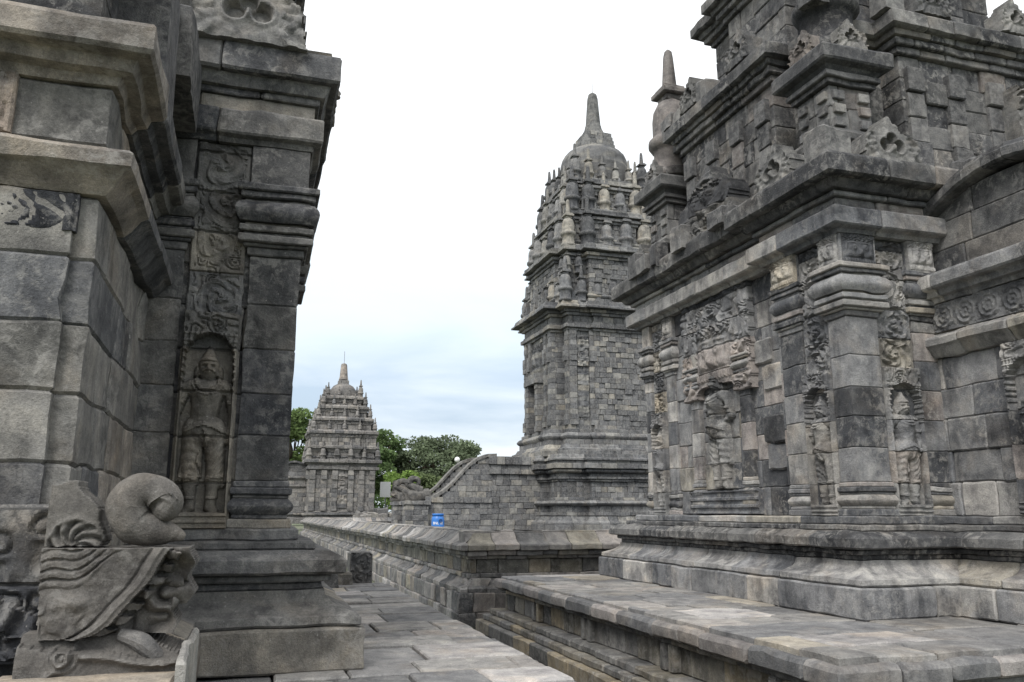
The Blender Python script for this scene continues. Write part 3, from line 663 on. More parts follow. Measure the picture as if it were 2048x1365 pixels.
    for sx in (-1, 1):
        for sy in (-1, 1):
            if far: continue
            o = hb - .42; q = .25
            mb = MB(ap, 6); P = pts(rect(sx * o - q, sy * o - q, sx * o + q, sy * o + q))
            S(mb, P, blk(4.15, 4.42, -.02, .2), .3, 'dark'); S(mb, P, [(-.2, 4.42), (.0, 4.42), (.06, 4.47), (.13, 4.52), (.135, 4.58), (.06, 4.66), (-.2, 4.68)], 2, 'dark', vs=.05)
            S(mb, P, blk(4.68, 4.92, .0, .2), .3, pal_roof); S(mb, P, blk(4.92, 5.16, .0, .2), .3, pal_roof)
            S(mb, P, blk(5.16, 5.22, .05, .3, .008), 2, pal_roof); S(mb, P, blk(5.22, 5.28, .09, .3, .008), 2, pal_roof)
            S(mb, P, [(-.4, 5.28), (.06, 5.283), (.10, 5.33), (.17, 5.35), (.185, 5.37), (.185, 5.50), (.16, 5.53), (.10, 5.55), (-.4, 5.60)], .45, 'dark', vs=.05)
            S(mb, P, blk(5.55, 5.68, -.02, .3), .45, 'dark')
            tur = mb.build('corner_turret', md, t)
            if detail:
                for w, ss in ((Wall((X(sx * o + sx * q), Y(sy * o - q)), (0, 1), (sx, 0)), 0), (Wall((X(sx * o - q), Y(sy * o + sy * q)), (1, 0), (0, sy)), 0)):
                    if (w.n[0] > 0) or (w.n[1] > 0): continue
                    for pz in (.03, .34):
                        mb = MB(.003, 9)
                        for k in range(3): sweep(mb, w.strip(pz, pz + .13, .035, .05), blk(Z(4.70 + k * .15), Z(4.80 + k * .15), 0, .05, .008), 2, pal_roof, R)
                        mb.build('turret_strip', md, tur)
                    f, mk = f_trefoil(.42, .40); mb = MB(.003, 9); panel(mb, w, .04, Z(5.53), .42, .40, f, .014, base=.06, mask=mk, thick=.2, pal=pal_roof, rng=R, course=9, lean=-.15); mb.build('antefix', md, tur)
            stupa(t, X(sx * o), Y(sy * o), Z(5.62), 1.08, far, 'roof' if detail else pal, R)
    a2, b2 = 1.22, .62
    t2 = pts([(-a2, -a2), (-b2, -a2), (-b2, -a2 - .16), (b2, -a2 - .16), (b2, -a2), (a2, -a2), (a2, -b2), (a2 + .16, -b2), (a2 + .16, b2), (a2, b2), (a2, a2), (b2, a2), (b2, a2 + .16), (-b2, a2 + .16), (-b2, a2), (-a2, a2), (-a2, b2), (-a2 - .16, b2), (-a2 - .16, -b2), (-a2, -b2)])
    if detail:
        mb = MB(ap, 5)
        pr = [(-.3, 6.2)] + [(.02 + .13 * math.sin(math.pi * k / 8), 6.2 + .34 * k / 8) for k in range(9)] + [(-.3, 6.54)]
        S(mb, t2, pr, .6, 'dark', vs=.06); mb.build('roof_torus', md, t)
        tier('roof_tier', t2, 6.54, 1.55, .26, pal_roof, foot=False)
        for sx in (-1, 1):
            for sy in (-1, 1): stupa(t, X(sx * (a2 - .14)), Y(sy * (a2 - .14)), Z(8.02), .85, True, 'dark' if detail else pal, R)
        mb = MB(ap, 4)
        lathe(mb, cx, cy, [(r, Z(z)) for r, z in ((1.3, 8.05), (1.36, 8.2), (1.36, 8.5), (1.18, 8.6), (1.12, 8.7), (1.12, 9.0), (1.0, 9.3), (.7, 9.52), (.35, 9.6))], None, 20, pal=pal, rng=R); mb.build('dome', ms, t)
    else:
        for hh, za, zb in ((2.12, 5.0, 6.15), (1.80, 6.15, 7.05), (1.48, 7.05, 7.9), (1.14, 7.9, 8.6)):
            g2 = hh * .5; o2 = hh + .1
            tp = pts([(-hh, -hh), (-g2, -hh), (-g2, -o2), (g2, -o2), (g2, -hh), (hh, -hh), (hh, -g2), (o2, -g2), (o2, g2), (hh, g2), (hh, hh), (g2, hh), (g2, o2), (-g2, o2), (-g2, hh), (-hh, hh), (-hh, g2), (-o2, g2), (-o2, -g2), (-hh, -g2)])
            tier('roof_tier', tp, za, zb - za, .17, pal, .4, False)
            n_ = 4 if hh > 1.2 else 3
            for i in range(n_):
                q_ = -hh + 2 * hh * i / n_
                for (a, b) in ((q_, -hh), (hh, q_), (-q_, hh), (-hh, -q_)): stupa(t, X(a * .96), Y(b * .96), Z(zb - .14), .38 + .14 * R.random() + .14 * (i == 0), True, pal, R)
        for i in range(5):
            q_ = -2.25 + 4.5 * i / 5
            for (a, b) in ((q_, -2.25), (2.25, q_), (-q_, 2.25), (-2.25, -q_)): stupa(t, X(a), Y(b), Z(4.08), .55 + .25 * R.random(), True, pal, R)
        mb = MB(ap, 4)
        lathe(mb, cx, cy, [(r, Z(z)) for r, z in ((.95, 8.5), (.95, 8.8), (.90, 9.1), (.70, 9.38), (.35, 9.58))], None, 18, pal=pal, rng=R); mb.build('dome', ms, t)
    mb = MB(ap * .6, 5); P = pts(rect(-.36, -.36, .36, .36)); S(mb, P, blk(9.5, 9.78, 0, .3), .4, pal); S(mb, P, blk(9.78, 9.9, -.1, .3), .4, pal)
    lathe(mb, cx, cy, [(.34, Z(9.86)), (.29, Z(10.05)), (.22, Z(10.9)), (.18, Z(11.0)), (.03, Z(11.05))], (.30, .27, .24) if far else (.16, .16, .16), 12); sp = mb.build('spire', ms, t)
    if far:
        mb = MB(0); tube(mb, [(cx, cy, Z(10.9)), (cx, cy, Z(11.9))], .015, (.2, .2, .2), 6); mb.build('lightning_rod', M_METAL, sp)
    return t, R
M_METAL = plain_mat('dull_metal', (.22, .22, .22), .5, .1, 20, .6)

# ---- right-hand temple with its carvings
T, R = perwara('stone_temple', 7.40, 8.35, .75, 'nearest grey temple at right, carved wall under a heavy cornice with trefoil antefixes', 'wall', 'roof', True, 3, 'left')
ZB = .75
WL = Wall((5.25, 6.2), (0, 1), (-1, 0)); WL2 = Wall((5.34, 6.2), (0, 1), (-1, 0)); WF = Wall((5.25, 6.2), (1, 0), (0, -1))
zw0, zw1 = ZB + .82, ZB + 3.45
def corner_path(sL, sF):
    def pf(o, i=.1):
        e = max(0, o - .05); return [(5.25 + i, 6.2 + sL + e), (5.25 - o, 6.2 + sL + e), (5.25 - o, 6.2 - o), (5.25 + sF + e, 6.2 - o), (5.25 + sF + e, 6.2 + i)]
    return pf
# capitals and bases take the extra outset through the profile, so the path stays put
pilaster(T, None, 0, 0, zw0, zw1, .05, 'wall', R, pathf=corner_path(.20, .30), mat=M_CRUST)
pilaster(T, WF, .72, 1.0, zw0, zw1, .03, 'wall', R, mk=.6, mat=M_CRUST)
pilaster(T, WL, .62, .98, zw0, zw1, .03, 'wall', R, mk=.6, mat=M_CRUST)
pilaster(T, WL2, 3.42, 3.66, zw0, zw1, .03, 'wall', R, mk=.6, mat=M_CRUST)
pilaster(T, WL2, 4.08, 4.26, zw0, zw1, .04, 'wall', R, mk=.7, mat=M_CRUST)
def relief(nm, w, s0, z, W, H, f, base=.0, mat=M_CRUST, pal='wall', **k):
    mb = MB(.002, 12); panel(mb, w, s0, z, W, H, f, base=base, pal=pal, rng=R, thick=.06, **k); return mb.build(nm, mat, T)
relief('figure_niche', WF, .305, zw0, .41, 1.36, f_niche(.41, 1.36, 1.02, 1, seed=2), .0, pal='wallpanel', res=.008)
relief('figure_niche', WL, .205, zw0, .41, 1.36, f_niche(.41, 1.36, 1.02, -1, seed=5), .0, pal='wallpanel', res=.008)
relief('figure_niche', WL2, 3.69, zw0, .36, 1.36, f_niche(.36, 1.36, 1.02, 0, seed=7), .0, pal='wallpanel', res=.008)
relief('scroll_panel', WF, .31, zw0 + 1.36, .40, 1.25, f_scroll(.40, 1.25, .034, 4), .012, res=.008)
relief('scroll_panel', WL, .21, zw0 + 1.36, .40, 1.25, f_scroll(.40, 1.25, .034, 6), .012, res=.008)
relief('scroll_panel', WL2, 3.70, zw0 + 1.36, .34, 1.25, f_scroll(.34, 1.25, .03, 9), .012)
for w, s0, W in ((WF, -.055, .36), (WF, .71, .30), (WL, -.055, .26), (WL, .61, .38), (WL2, 3.41, .26)):
    relief('kala_mask', w, s0, zw1 - .315, W, .31, f_kala(W, .31, .9, s0), .085 if w is not WL2 else .06, course=9, res=.008)
# central niche of the left wall: colonnettes, statue, lion mask and flame arch
for s in (1.70, 2.80): pilaster(T, WL2, s, s + .20, zw0 + .12, zw0 + 2.0, .05, 'wall', R, cap_lo=.5, mk=.6, mat=M_CRUST)
relief('niche_figure', WL2, 2.02, zw0 + .30, .66, 1.42, f_figure(.66, 1.42, 2, 1.15), .004, pal='wallpanel', res=.009)
relief('niche_pedestal', WL2, 1.62, zw0 + .02, 1.46, .26, lambda u, v: .06 + .02 * (np.cos(v * 2 * np.pi / .085) > .2) + .010 * n2(u, v, 20, 3), 0, course=9)
def f_arch(W, H):
    sc = f_scroll(W, H, .03, 11, False); kl = f_kala(W * .50, H * .60, 1.7, 4)
    def f(u, v):
        x = np.abs(u - W / 2); h = .05 + sc(u, v) + .03 * np.abs(np.sin(n2(u, v, 9, 8) * 18))
        k = kl(np.clip(u - W * .25, 0, W * .5), np.clip(v - H * .12, 0, H * .6)); inside = (x < W * .25) & (v > H * .10) & (v < H * .72)
        return np.where(inside, .07 + k, h)
    def m(u, v):
        x = np.abs(u - W / 2) / W; y = v / H
        return ~((x < .24 + .02 * np.sin(y * 40)) & (y < .12 - .1 * x)) & (x < .5 - .02 * np.abs(np.sin(y * 22)))
    return f, m
fa, ma = f_arch(1.56, 1.22)
mb = MB(.003, 10); panel(mb, WL2, 1.57, zw0 + 1.40, 1.56, 1.22, fa, .012, mask=ma, thick=.06, pal='wall', rng=R); mb.build('kala_arch', M_STONE, T)
# porch side wall of this temple: rosette frieze and niche
WP = Wall((6.25, 4.33), (0, 1), (-1, 0))
relief('rosette_frieze', WP, .05, ZB + 2.55, 1.78, .27, f_rosette(1.78, .27, 2), .004, course=9)
relief('figure_niche', WP, .45, zw0 + .02, .62, 1.44, f_niche(.62, 1.44, 1.1, 1, seed=12, depth=1.1), .03)
# a darker block standing proud of the wall, its neighbour below broken away
mb = MB(.010, 6); sweep(mb, WL2.strip(1.06, 1.46, .065, .1), blk(ZB + 1.58, ZB + 1.87, 0, .2, .02), 2, 'dark', R, seg=.06, vs=.06); mb.build('protruding_block', M_DARK, T)
for k, (s_, z_, w_) in enumerate(((1.07, 1.30, .38), (1.30, 2.46, .30), (1.10, 2.16, .36), (.70 - .58, 2.1, .2))):
    mb = MB(.012, 6); sweep(mb, (WL2 if k < 3 else WL).strip(s_, s_ + w_, .03, .1), blk(ZB + z_, ZB + z_ + .27, 0, .2, .02), 2, 'wall', R, seg=.06, vs=.06); mb.build('replaced_block', M_CRUST, T)
# false pilasters on the first roof storey
for (w, L, ss) in ((Wall((7.40 - 1.93, 7.35), (0, 1), (-1, 0)), 2.0, (.08, .62, 1.18, 1.74)), (Wall((6.40, 8.35 - 1.93), (1, 0), (0, -1)), 2.0, (.05, .60, 1.16, 1.72)), (Wall((8.45, 8.35 - 1.63), (1, 0), (0, -1)), .6, (.05, .35))):
    for s_ in ss:
        mb = MB(.005, 6)
        for k in range(4): sweep(mb, w.strip(s_, s_ + .22, .035 + (.030 if k in (0, 3) else 0), .1), blk(ZB + 4.40 + .29 * k, ZB + 4.68 + .29 * k, 0, .2), 1, 'roof', R, seg=.1, jit=.008)
        mb.build('roof_pilaster', M_DARK, T)
# loose and broken blocks standing along the roof ledges
for k in range(26):
    e_ = R.random(); hh, zq = ((2.38, 4.12), (2.38, 4.12), (2.02, 6.17), (1.45, 8.06))[k % 4]; q = -hh + 2 * hh * R.random(); a_, b_ = ((-hh, q), (q, -hh))[k % 3 == 0]
    w_, h_ = .10 + .09 * R.random(), .10 + .20 * R.random(); mb = MB(.014, 6); box(mb, 7.40 + a_ - w_ * .7, 8.35 + b_ - w_ * .7, ZB + zq - .06, 7.40 + a_ + w_, 8.35 + b_ + w_, ZB + zq + h_, pick('roof', R)[0], .025, .06, tilt=R.normal(0, .12, 2)); mb.build('roof_block', M_STONE, T)
mb = MB(.004, 8); panel(mb, Wall((7.75, 8.35 - 2.0), (1, 0), (0, -1)), 0, ZB + 4.5, .9, .95, lambda u, v: .08 + f_kala(.9, .95, 2.4, 5)(u, v) + .03 * np.abs(np.sin(n2(u, v, 9, 3) * 12)), .012, .05, None, .2, 'leftpanel', R, .33); mb.build('kala_head', M_STONE, T)
# antefixes on the cornice
WLc = Wall((5.25, 6.2), (0, 1), (-1, 0))
antefix(T, WLc, .62, .20, ZB + 4.13, .68, .52, R); antefix(T, WLc, 3.9, .12, ZB + 4.13, .60, .48, R)
antefix(T, WF, .50, .20, ZB + 4.13, .72, .54, R)
mb = MB(.003, 9); f, m = f_trefoil(1.35, .95); kk = f_kala(.7, .6, 1.5, 3)
panel(mb, WLc, 1.50, ZB + 4.13, 1.35, .95, lambda u, v: f_scroll(1.35, .95, .04, 3, False)(u, v) + .05 + np.where((np.abs(u - .675) < .35) & (v > .1) & (v < .7), kk(np.clip(u - .325, 0, .7), np.clip(v - .1, 0, .6)), 0), .014, base=.12, mask=m, thick=.2, pal='roof', rng=R, course=.32, lean=-.12); mb.build('kala_antefix', M_STONE, T)
WC = Wall((5.47, 7.35), (0, 1), (-1, 0)); antefix(T, WC, .45, .10, ZB + 6.16, .52, .50, R); antefix(T, WC, 1.6, .10, ZB + 6.16, .50, .48, R)
WCf = Wall((6.4, 6.42), (1, 0), (0, -1)); antefix(T, WCf, .4, .10, ZB + 6.16, .52, .5, R); antefix(T, WCf, 1.6, .10, ZB + 6.16, .5, .48, R)

# ---- left-hand temple
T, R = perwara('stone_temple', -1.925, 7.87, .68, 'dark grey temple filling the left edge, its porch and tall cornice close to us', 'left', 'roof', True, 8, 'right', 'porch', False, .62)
ZB = .68; zw0, zw1 = ZB + .82, ZB + 3.45
WF = Wall((.21, 5.72), (-1, 0), (0, -1)); WR = Wall((.21, 5.72), (0, 1), (1, 0))
def corner_path2(o, i=.1):
    e = max(0, o - .03); return [(.21 - .30 - e, 5.72 + i), (.21 - .30 - e, 5.72 - o), (.21 + o, 5.72 - o), (.21 + o, 5.72 + .25 + e), (.21 - i, 5.72 + .25 + e)]
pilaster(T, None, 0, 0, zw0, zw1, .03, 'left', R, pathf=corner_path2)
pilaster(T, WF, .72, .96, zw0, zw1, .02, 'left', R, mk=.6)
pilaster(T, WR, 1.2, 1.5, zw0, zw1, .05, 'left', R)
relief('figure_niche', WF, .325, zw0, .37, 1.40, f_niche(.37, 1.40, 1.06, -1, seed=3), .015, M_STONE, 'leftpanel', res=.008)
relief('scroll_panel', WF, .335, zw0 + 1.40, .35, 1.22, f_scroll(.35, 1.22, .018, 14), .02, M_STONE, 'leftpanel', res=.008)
antefix(T, WF, .42, .20, ZB + 4.13, .85, .62, R); antefix(T, WR, .62, .20, ZB + 4.13, .68, .52, R)

# ---- porch front of the left temple: door frame, carvings, makara
WPF = Wall((-.69, 3.85), (-1, 0), (0, -1))
mb = MB(.006, 6); z = ZB + .9
for h in (.22, .30, .29, .30, .29): sweep(mb, WPF.strip(.12, .95, .035, .1), blk(z, z + h, 0, .1, .014), .6, 'porch', R, seg=.08, vs=.08, jit=.012); z += h
mb.build('porch_pilaster', M_STONE, T)
relief('porch_scroll', WPF, .40, ZB + 2.55, .34, .28, f_scroll(.34, .28, .018, 31), .02, col=(.30, .25, .21))
relief('porch_scroll', WPF, .10, ZB + 2.12, .60, .17, f_scroll(.6, .17, .012, 33), .03, pal='left', course=9)
WDF = Wall((-.66, 3.70), (-1, 0), (0, -1))
def f_door(u, v):
    h = .03 + .8 * f_scroll(.4, .58, .04, 8, False)(u % .4, v) + .018 * n2(u, v, 40, 6)
    r = np.hypot(u + .05, v - .62); h = np.where(np.abs(r - .50) < .045, .075 + .02 * np.cos(np.arctan2(v - .62, u + .05) * 34), h); h = np.where((r < .455), .02 + .03 * np.abs(np.sin(n2(u, v, 14, 9) * 9)), h)
    return h
relief('carved_door_frame', WDF, 0, ZB + .36, .8, .58, f_door, .0, M_STONE, 'left', course=.29, res=.008)
mb = MB(.006, 6); sweep(mb, [(-1.7, 3.76), (-.63, 3.76), (-.63, 4.2)][::1], blk(ZB, ZB + .36, 0, .3), .6, 'left', R); sweep(mb, [(-1.7, 3.77), (-.64, 3.77), (-.64, 4.2)], blk(ZB + .36, ZB + .95, 0, .3), .5, 'left', R); mb.build('door_jamb_base', M_STONE, T)

def spiral_stone(mb, pts, rad, c, n=18, sub=6):
    P = np.array(pts, float); t = np.linspace(0, len(P) - 1, (len(P) - 1) * sub + 1); out = []; rr = []
    for q in t:
        i = min(int(q), len(P) - 2); f = q - i
        p0, p1, p2, p3 = P[max(i - 1, 0)], P[i], P[i + 1], P[min(i + 2, len(P) - 1)]
        out.append(.5 * (2 * p1 + (p2 - p0) * f + (2 * p0 - 5 * p1 + 4 * p2 - p3) * f * f + (3 * p1 - p0 - 3 * p2 + p3) * f ** 3)); rr.append(rad[i] + (rad[i + 1] - rad[i]) * f)
    tube(mb, out, rr, c, n)
CST = (.125, .117, .108)
mk = thing('makara_statue', (-.45, 3.55, 1.0), 'carved grey stone sea-monster head with open toothed jaws at the foot of the left porch', 'statue')
WMK = Wall((-.715, 3.52), (1, 0), (0, -1))
MW, MH = .54, .315
def f_mak(u, v):
    h = .05 + .045 * np.sin(np.clip(u / MW, 0, 1) * np.pi * .9) 
    # lip: a broad band running steeply from the upper right down to the left
    ul = .175 + .275 * (np.clip(v, 0, MH) / MH) ** .62; d = (u - ul) * .78 - .004 * np.sin(v * 40)
    h = h + .020 * sstep(-.046, -.036, d) * (d < .0) - .010 * np.exp(-((d + .050) / .005) ** 2) + .006 * np.exp(-((d + .022) / .006) ** 2)
    teeth = .050 * (np.cos(v * 2 * np.pi / .052 + u * 20) > -.25) * (d > .0) * (d < .040)
    blob = .075 * np.abs(np.sin(n2(u, v, 11, 4) * 8)) * n2(u, v, 20, 8) + .05 * sstep(.20, .30, v) * sstep(.40, .46, u)
    h = np.where(d > 0, -.02 + blob + teeth, h)
    # mane: fan of ridges in the upper left
    q = v - .42 * u - .022 * np.sin(u * 26 + 1); m = (q > .10 + .25 * np.clip(u - .16, 0, 1)) & (u < .30 - .5 * (.26 - v).clip(0, 1))
    m = .8 * sstep(.13, .155, q - .25 * np.clip(u - .16, 0, 1)) * sstep(.31, .26, u + .5 * (.26 - v).clip(0, 1)); h = h + m * (.015 * (sstep(.15, .75, np.abs(np.sin(q * np.pi / .034))) - .5) * (.3 + 1.4 * n2(u, v, 26, 2)) + .016 * (n2(u, v, 50, 6) - .5))
    h = h + .006 * (n2(u, v, 45, 21) - .5) + .010 * (n2(u, v, 12, 22) - .5)
    sc2 = np.abs(np.sin(n2(u, v, 15, 33) * 15)); h = h + .010 * (d < -.055) * (1 - m) * sstep(.55, .95, sc2) * sstep(.17, .08, v + .3 * u)
    # eye and cheek curl
    h = h + .030 * np.exp(-(((u - .14) / .045) ** 2 + ((v - .125) / .026) ** 2)) + .02 * np.exp(-(((u - .05) / .04) ** 2 + ((v - .08) / .06) ** 2))
    return h
def m_mak(u, v): return (u > .025 * (1 - v / MH)) & (u < .525 - .05 * (v < .10) + .012 * np.sin(v * 55))
mb = MB(.003, 14); panel(mb, WMK, 0, ZB + .69 - .315 + .10, MW, MH, f_mak, .0042, mask=m_mak, thick=.26, col=CST); head_ = mb.build('upper_head', M_MAKARA, mk)
def f_jaw(u, v):
    s = .185 - .06 * sstep(.25, .5, u) - .03 * np.sin(u * 6)
    h = .075 * np.sqrt(np.clip(1 - ((v - .06) / .15) ** 2, 0, 1)) + .02
    h = h - .035 * (v > s) + .03 * np.exp(-((v - s + .012) / .014) ** 2) * (u > .2)
    w = np.hypot(u - .15, v - .14); h = h + .02 * np.exp(-(w / .05) ** 2) * (1 + .5 * np.cos(w * 260)) 
    w2 = np.hypot(u + .02, v - .26); h = h + .016 * np.exp(-((w2 - .22) / .012) ** 2)
    return h
def m_jaw(u, v): return (v < .215 - .09 * sstep(.30, .60, u)) & (v > .02 - .03 * sstep(0, .3, u) + .05 * np.clip(u - .45, 0, 1)) & (u < .56)
mb = MB(.003, 14); panel(mb, Wall((-.745, 3.50), (1, 0), (0, -1)), 0, ZB + .275, .57, .22, f_jaw, .0058, mask=m_jaw, thick=.28, col=CST); mb.build('lower_jaw', M_MAKARA, mk)
mb = MB(.003, 12)
spiral_stone(mb, [(-.42, 3.47, ZB + .48), (-.34, 3.455, ZB + .45), (-.285, 3.46, ZB + .395), (-.275, 3.47, ZB + .36)], [.022, .034, .030, .012], (.16, .155, .15), 10); mb.build('tongue', M_MAKARA, mk)
for a, b, c, r in ((-.255, 3.53, .585, .026), (-.24, 3.53, .66, .028)):
    mb = MB(.014, 22); lathe(mb, a, b, [(.004, ZB + c - r), (r * .8, ZB + c - r * .6), (r, ZB + c), (r * .75, ZB + c + r * .6), (.004, ZB + c + r)], CST, 12); mb.build('mouth_carving', M_MAKARA, mk, True)
# curled trunk and leaf stone, loose pieces set on the head
cy_ = 3.56
mb = MB(.0035, 12)
ZT = ZB + .795
spiral_stone(mb, [(-.232, cy_, ZT + .030), (-.275, cy_, ZT + .046), (-.345, cy_, ZT + .058), (-.415, cy_, ZT + .082), (-.447, cy_, ZT + .150), (-.405, cy_, ZT + .208), (-.345, cy_ - .01, ZT + .205), (-.308, cy_ - .025, ZT + .165), (-.318, cy_ - .045, ZT + .138), (-.33, cy_ - .06, ZT + .13)],
             [.010, .034, .060, .076, .080, .070, .064, .066, .058, .012], CST, 22, 8)
for q_, (dx, dz) in enumerate(((-.002, .190), (.018, .172))): tube(mb, [(-.30 + dx + .017 * math.cos(a), cy_ - .085 + .012 * q_, ZT + dz + .011 * math.sin(a)) for a in np.linspace(0, 2 * math.pi, 13)], .0055, (.10, .095, .09), 6)
cur = mb.build('curled_trunk_stone', M_MAKARA, None, True)
tag(cur, 'smooth grey stone curl like a shell standing on the carved monster head at left', 'carved stone')
def f_leaf(u, v):
    x = (u - .115) / .115; h = .07 * np.sqrt(np.clip(1 - x * x * .8, 0, 1)) - .03 * (v > .1) * sstep(.1, .26, v)
    r = np.hypot(u - .115, (v - .0) * 1.0); h = h + np.where(r < .095, -.022 + .034 * np.abs(np.sin(np.arctan2(v, u - .115) * 4.5 + r * 60)) * (.5 + n2(u, v, 40, 15)), 0) + .015 * np.exp(-((r - .10) / .010) ** 2)
    return h
mb = MB(.003, 12); panel(mb, Wall((-.73, 3.60), (1, 0), (0, -1)), 0, ZB + .795, .23, .26, f_leaf, .0058, mask=lambda u, v: (u < .205 - .10 * sstep(.08, .27, v) + .01 * np.sin(v * 50)) & (u > .005) & (v < .255 - .3 * np.abs(u - .09)), thick=.16, col=(.125, .118, .108)); lf = mb.build('leaf_carved_stone', M_MAKARA, None, True)
tag(lf, 'rough leaf-carved stone lump between the porch wall and the stone curl', 'carved stone')
# pale ledge in front of the makara
lg = thing('stone_ledge', (-.9, 3.2, .68), 'pale worn ledge stones at the bottom left corner, under the carved monster', 'ledge')
Rl = np.random.default_rng(6); mb = MB(.006, 6)
for x0, x1 in ((-2.2, -1.52), (-1.51, -.82), (-.81, -.20)): box(mb, x0, 2.86, .60, x1, 3.50, ZB + .355, (.34, .30, .25), .02, .06)
mb.build('ledge_block', M_PAVE, lg)
mb = MB(.005, 6); box(mb, -.198, 3.05, .60, -.165, 3.95, ZB + .44, (.30, .29, .27), .01, .05); mb.build('upright_slab', M_PAVE, lg)

# hood stones over the porch, ending in a notch
mb = MB(.006, 5)
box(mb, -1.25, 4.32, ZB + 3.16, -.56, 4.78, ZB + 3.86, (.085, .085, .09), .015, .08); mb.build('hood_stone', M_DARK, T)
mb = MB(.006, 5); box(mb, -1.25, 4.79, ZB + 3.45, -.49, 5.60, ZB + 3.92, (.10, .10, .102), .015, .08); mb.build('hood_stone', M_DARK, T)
# ---- far small temple, turned to face the left
XF[0] = lambda V: np.stack([5.87 + (V[:, 1] - 58) , 58 - (V[:, 0] - 5.87), V[:, 2]], -1)
perwara('stone_temple', 5.87, 58, .9, 'small distant brown-grey temple with a pointed spire, beyond the low wall', 'small', 'small', False, 17, 'right')
XF[0] = None

# ------------------------------------------------------------------ the main temple beyond the wall
R = np.random.default_rng(40)
CX, CY = 19.13, 43.75
BT = thing('main_temple', (CX, CY, .65), 'tall many-tiered temple with bell dome and thick spire, behind the blue drum', 'temple')
def crs(h, g, c): 
    L = [(-h, -h), (-g, -h), (-g, -h - c), (g, -h - c), (g, -h), (h, -h), (h, -g), (h + c, -g), (h + c, g), (h, g), (h, h), (g, h), (g, h + c), (-g, h + c), (-g, h), (-h, h), (-h, g), (-h - c, g), (-h - c, -g), (-h, -g)]
    return [(CX + a, CY + b) for a, b in L]
def F(mb, path, pr, bl=.55, pal='far', closed=True, **k): sweep(mb, path, pr, bl, pal, R, closed, **dict(dict(seg=.5, vs=.3, jit=.02, b=.015, gap=.006), **k))
def rows(mb, path, z0, z1, h, bl=.5, jit=.03, d=0.0, pal='far', closed=True):
    n = max(1, int(round((z1 - z0) / h)))
    for k in range(n): F(mb, path, blk(z0 + (z1 - z0) * k / n, z0 + (z1 - z0) * (k + 1) / n, d, .4, .02), bl, pal, closed, jit=jit)
def core(mb, h, z0, z1):
    v = [(CX + a, CY + b, c) for c in (z0, z1) for a, b in rect(-h, -h, h, h)]; mb.add(v, (.09, .09, .09), [(0, 1, 5, 4), (1, 2, 6, 5), (2, 3, 7, 6), (3, 0, 4, 7), (4, 5, 6, 7)])
def moulding(mb, path, steps, bl=.7, pal='far'):
    for z0, z1, d0, d1 in steps:
        if d0 == d1: F(mb, path, blk(z0, z1, d0, .8, .015), bl, pal)
        elif d1 == 'r': F(mb, path, [(-.3, z0)] + [(d0 - .14 + .14 * math.sin(math.pi * k / 6), z0 + (z1 - z0) * k / 6) for k in range(7)] + [(-.3, z1)], bl, pal)
        else: F(mb, path, [(-.5, z0), (d0, z0 + .01), (d0, z0 + .10), ((d0 + d1) / 2 - .04, (z0 + z1) / 2), (d1, z1), (-.5, z1)], bl, pal)
plat = crs(4.05, 2.5, .35)
mb = MB(.012, 2)
moulding(mb, plat, [(.3, .75, .55, .55), (.75, 1.02, .42, .42), (1.02, 1.45, .42, .08), (1.45, 1.62, .14, .14), (1.62, 1.95, .04, .04), (1.95, 2.22, .26, 'r'), (2.22, 2.36, .08, .08)])
rows(mb, plat, 2.36, 3.18, .28, .42, .04, -.12)
moulding(mb, plat, [(3.18, 3.30, .02, .02), (3.30, 3.42, .12, .12), (3.42, 3.60, .0, .0), (3.60, 3.82, .30, 'r'), (3.82, 4.08, .42, .42), (4.08, 4.24, .25, .25), (4.24, 4.57, .38, .2)])
core(mb, 4.0, .3, 4.5)
mb.build('platform', M_FAR, BT)
for (w, L) in ((Wall((CX - 4.05, CY - 4.05), (1, 0), (0, -1)), 8.1), (Wall((CX - 4.05, CY - 4.05), (0, 1), (-1, 0)), 8.1)):
    for s in (.12, .95, 1.7, 2.4):
        mb = MB(.01, 3)
        for k in range(3): sweep(mb, w.strip(s, s + .3, -.02 + (.3 if 1.5 < s < 2.3 else 0) * 0, .3), blk(2.37 + .27 * k, 2.63 + .27 * k, 0, .2), 1, 'far', R, seg=.4)
        mb.build('pilaster', M_FAR, BT)
body = [(CX + a, CY + b) for a, b in ((-3.03, -3.03), (-1.6, -3.03), (-1.6, -3.2), (1.6, -3.2), (1.6, -3.03), (3.03, -3.03), (3.03, 3.03), (-3.03, 3.03), (-3.03, 2.25), (-3.73, 2.25), (-3.73, -2.25), (-3.03, -2.25))]
mb = MB(.012, 2)
moulding(mb, body, [(4.5, 4.80, .75, .75), (4.80, 5.15, .68, .40), (5.15, 5.42, .32, .32), (5.42, 5.78, .44, 'r'), (5.78, 5.98, .22, .22), (5.98, 6.19, .10, .10)])
mb.build('body_base', M_FAR, BT)
mb = MB(.012, 2); rows(mb, body, 6.19, 11.4, .29, .42, .045); core(mb, 2.85, 4.4, 12.8); mb.build('wall', M_FAR, BT)
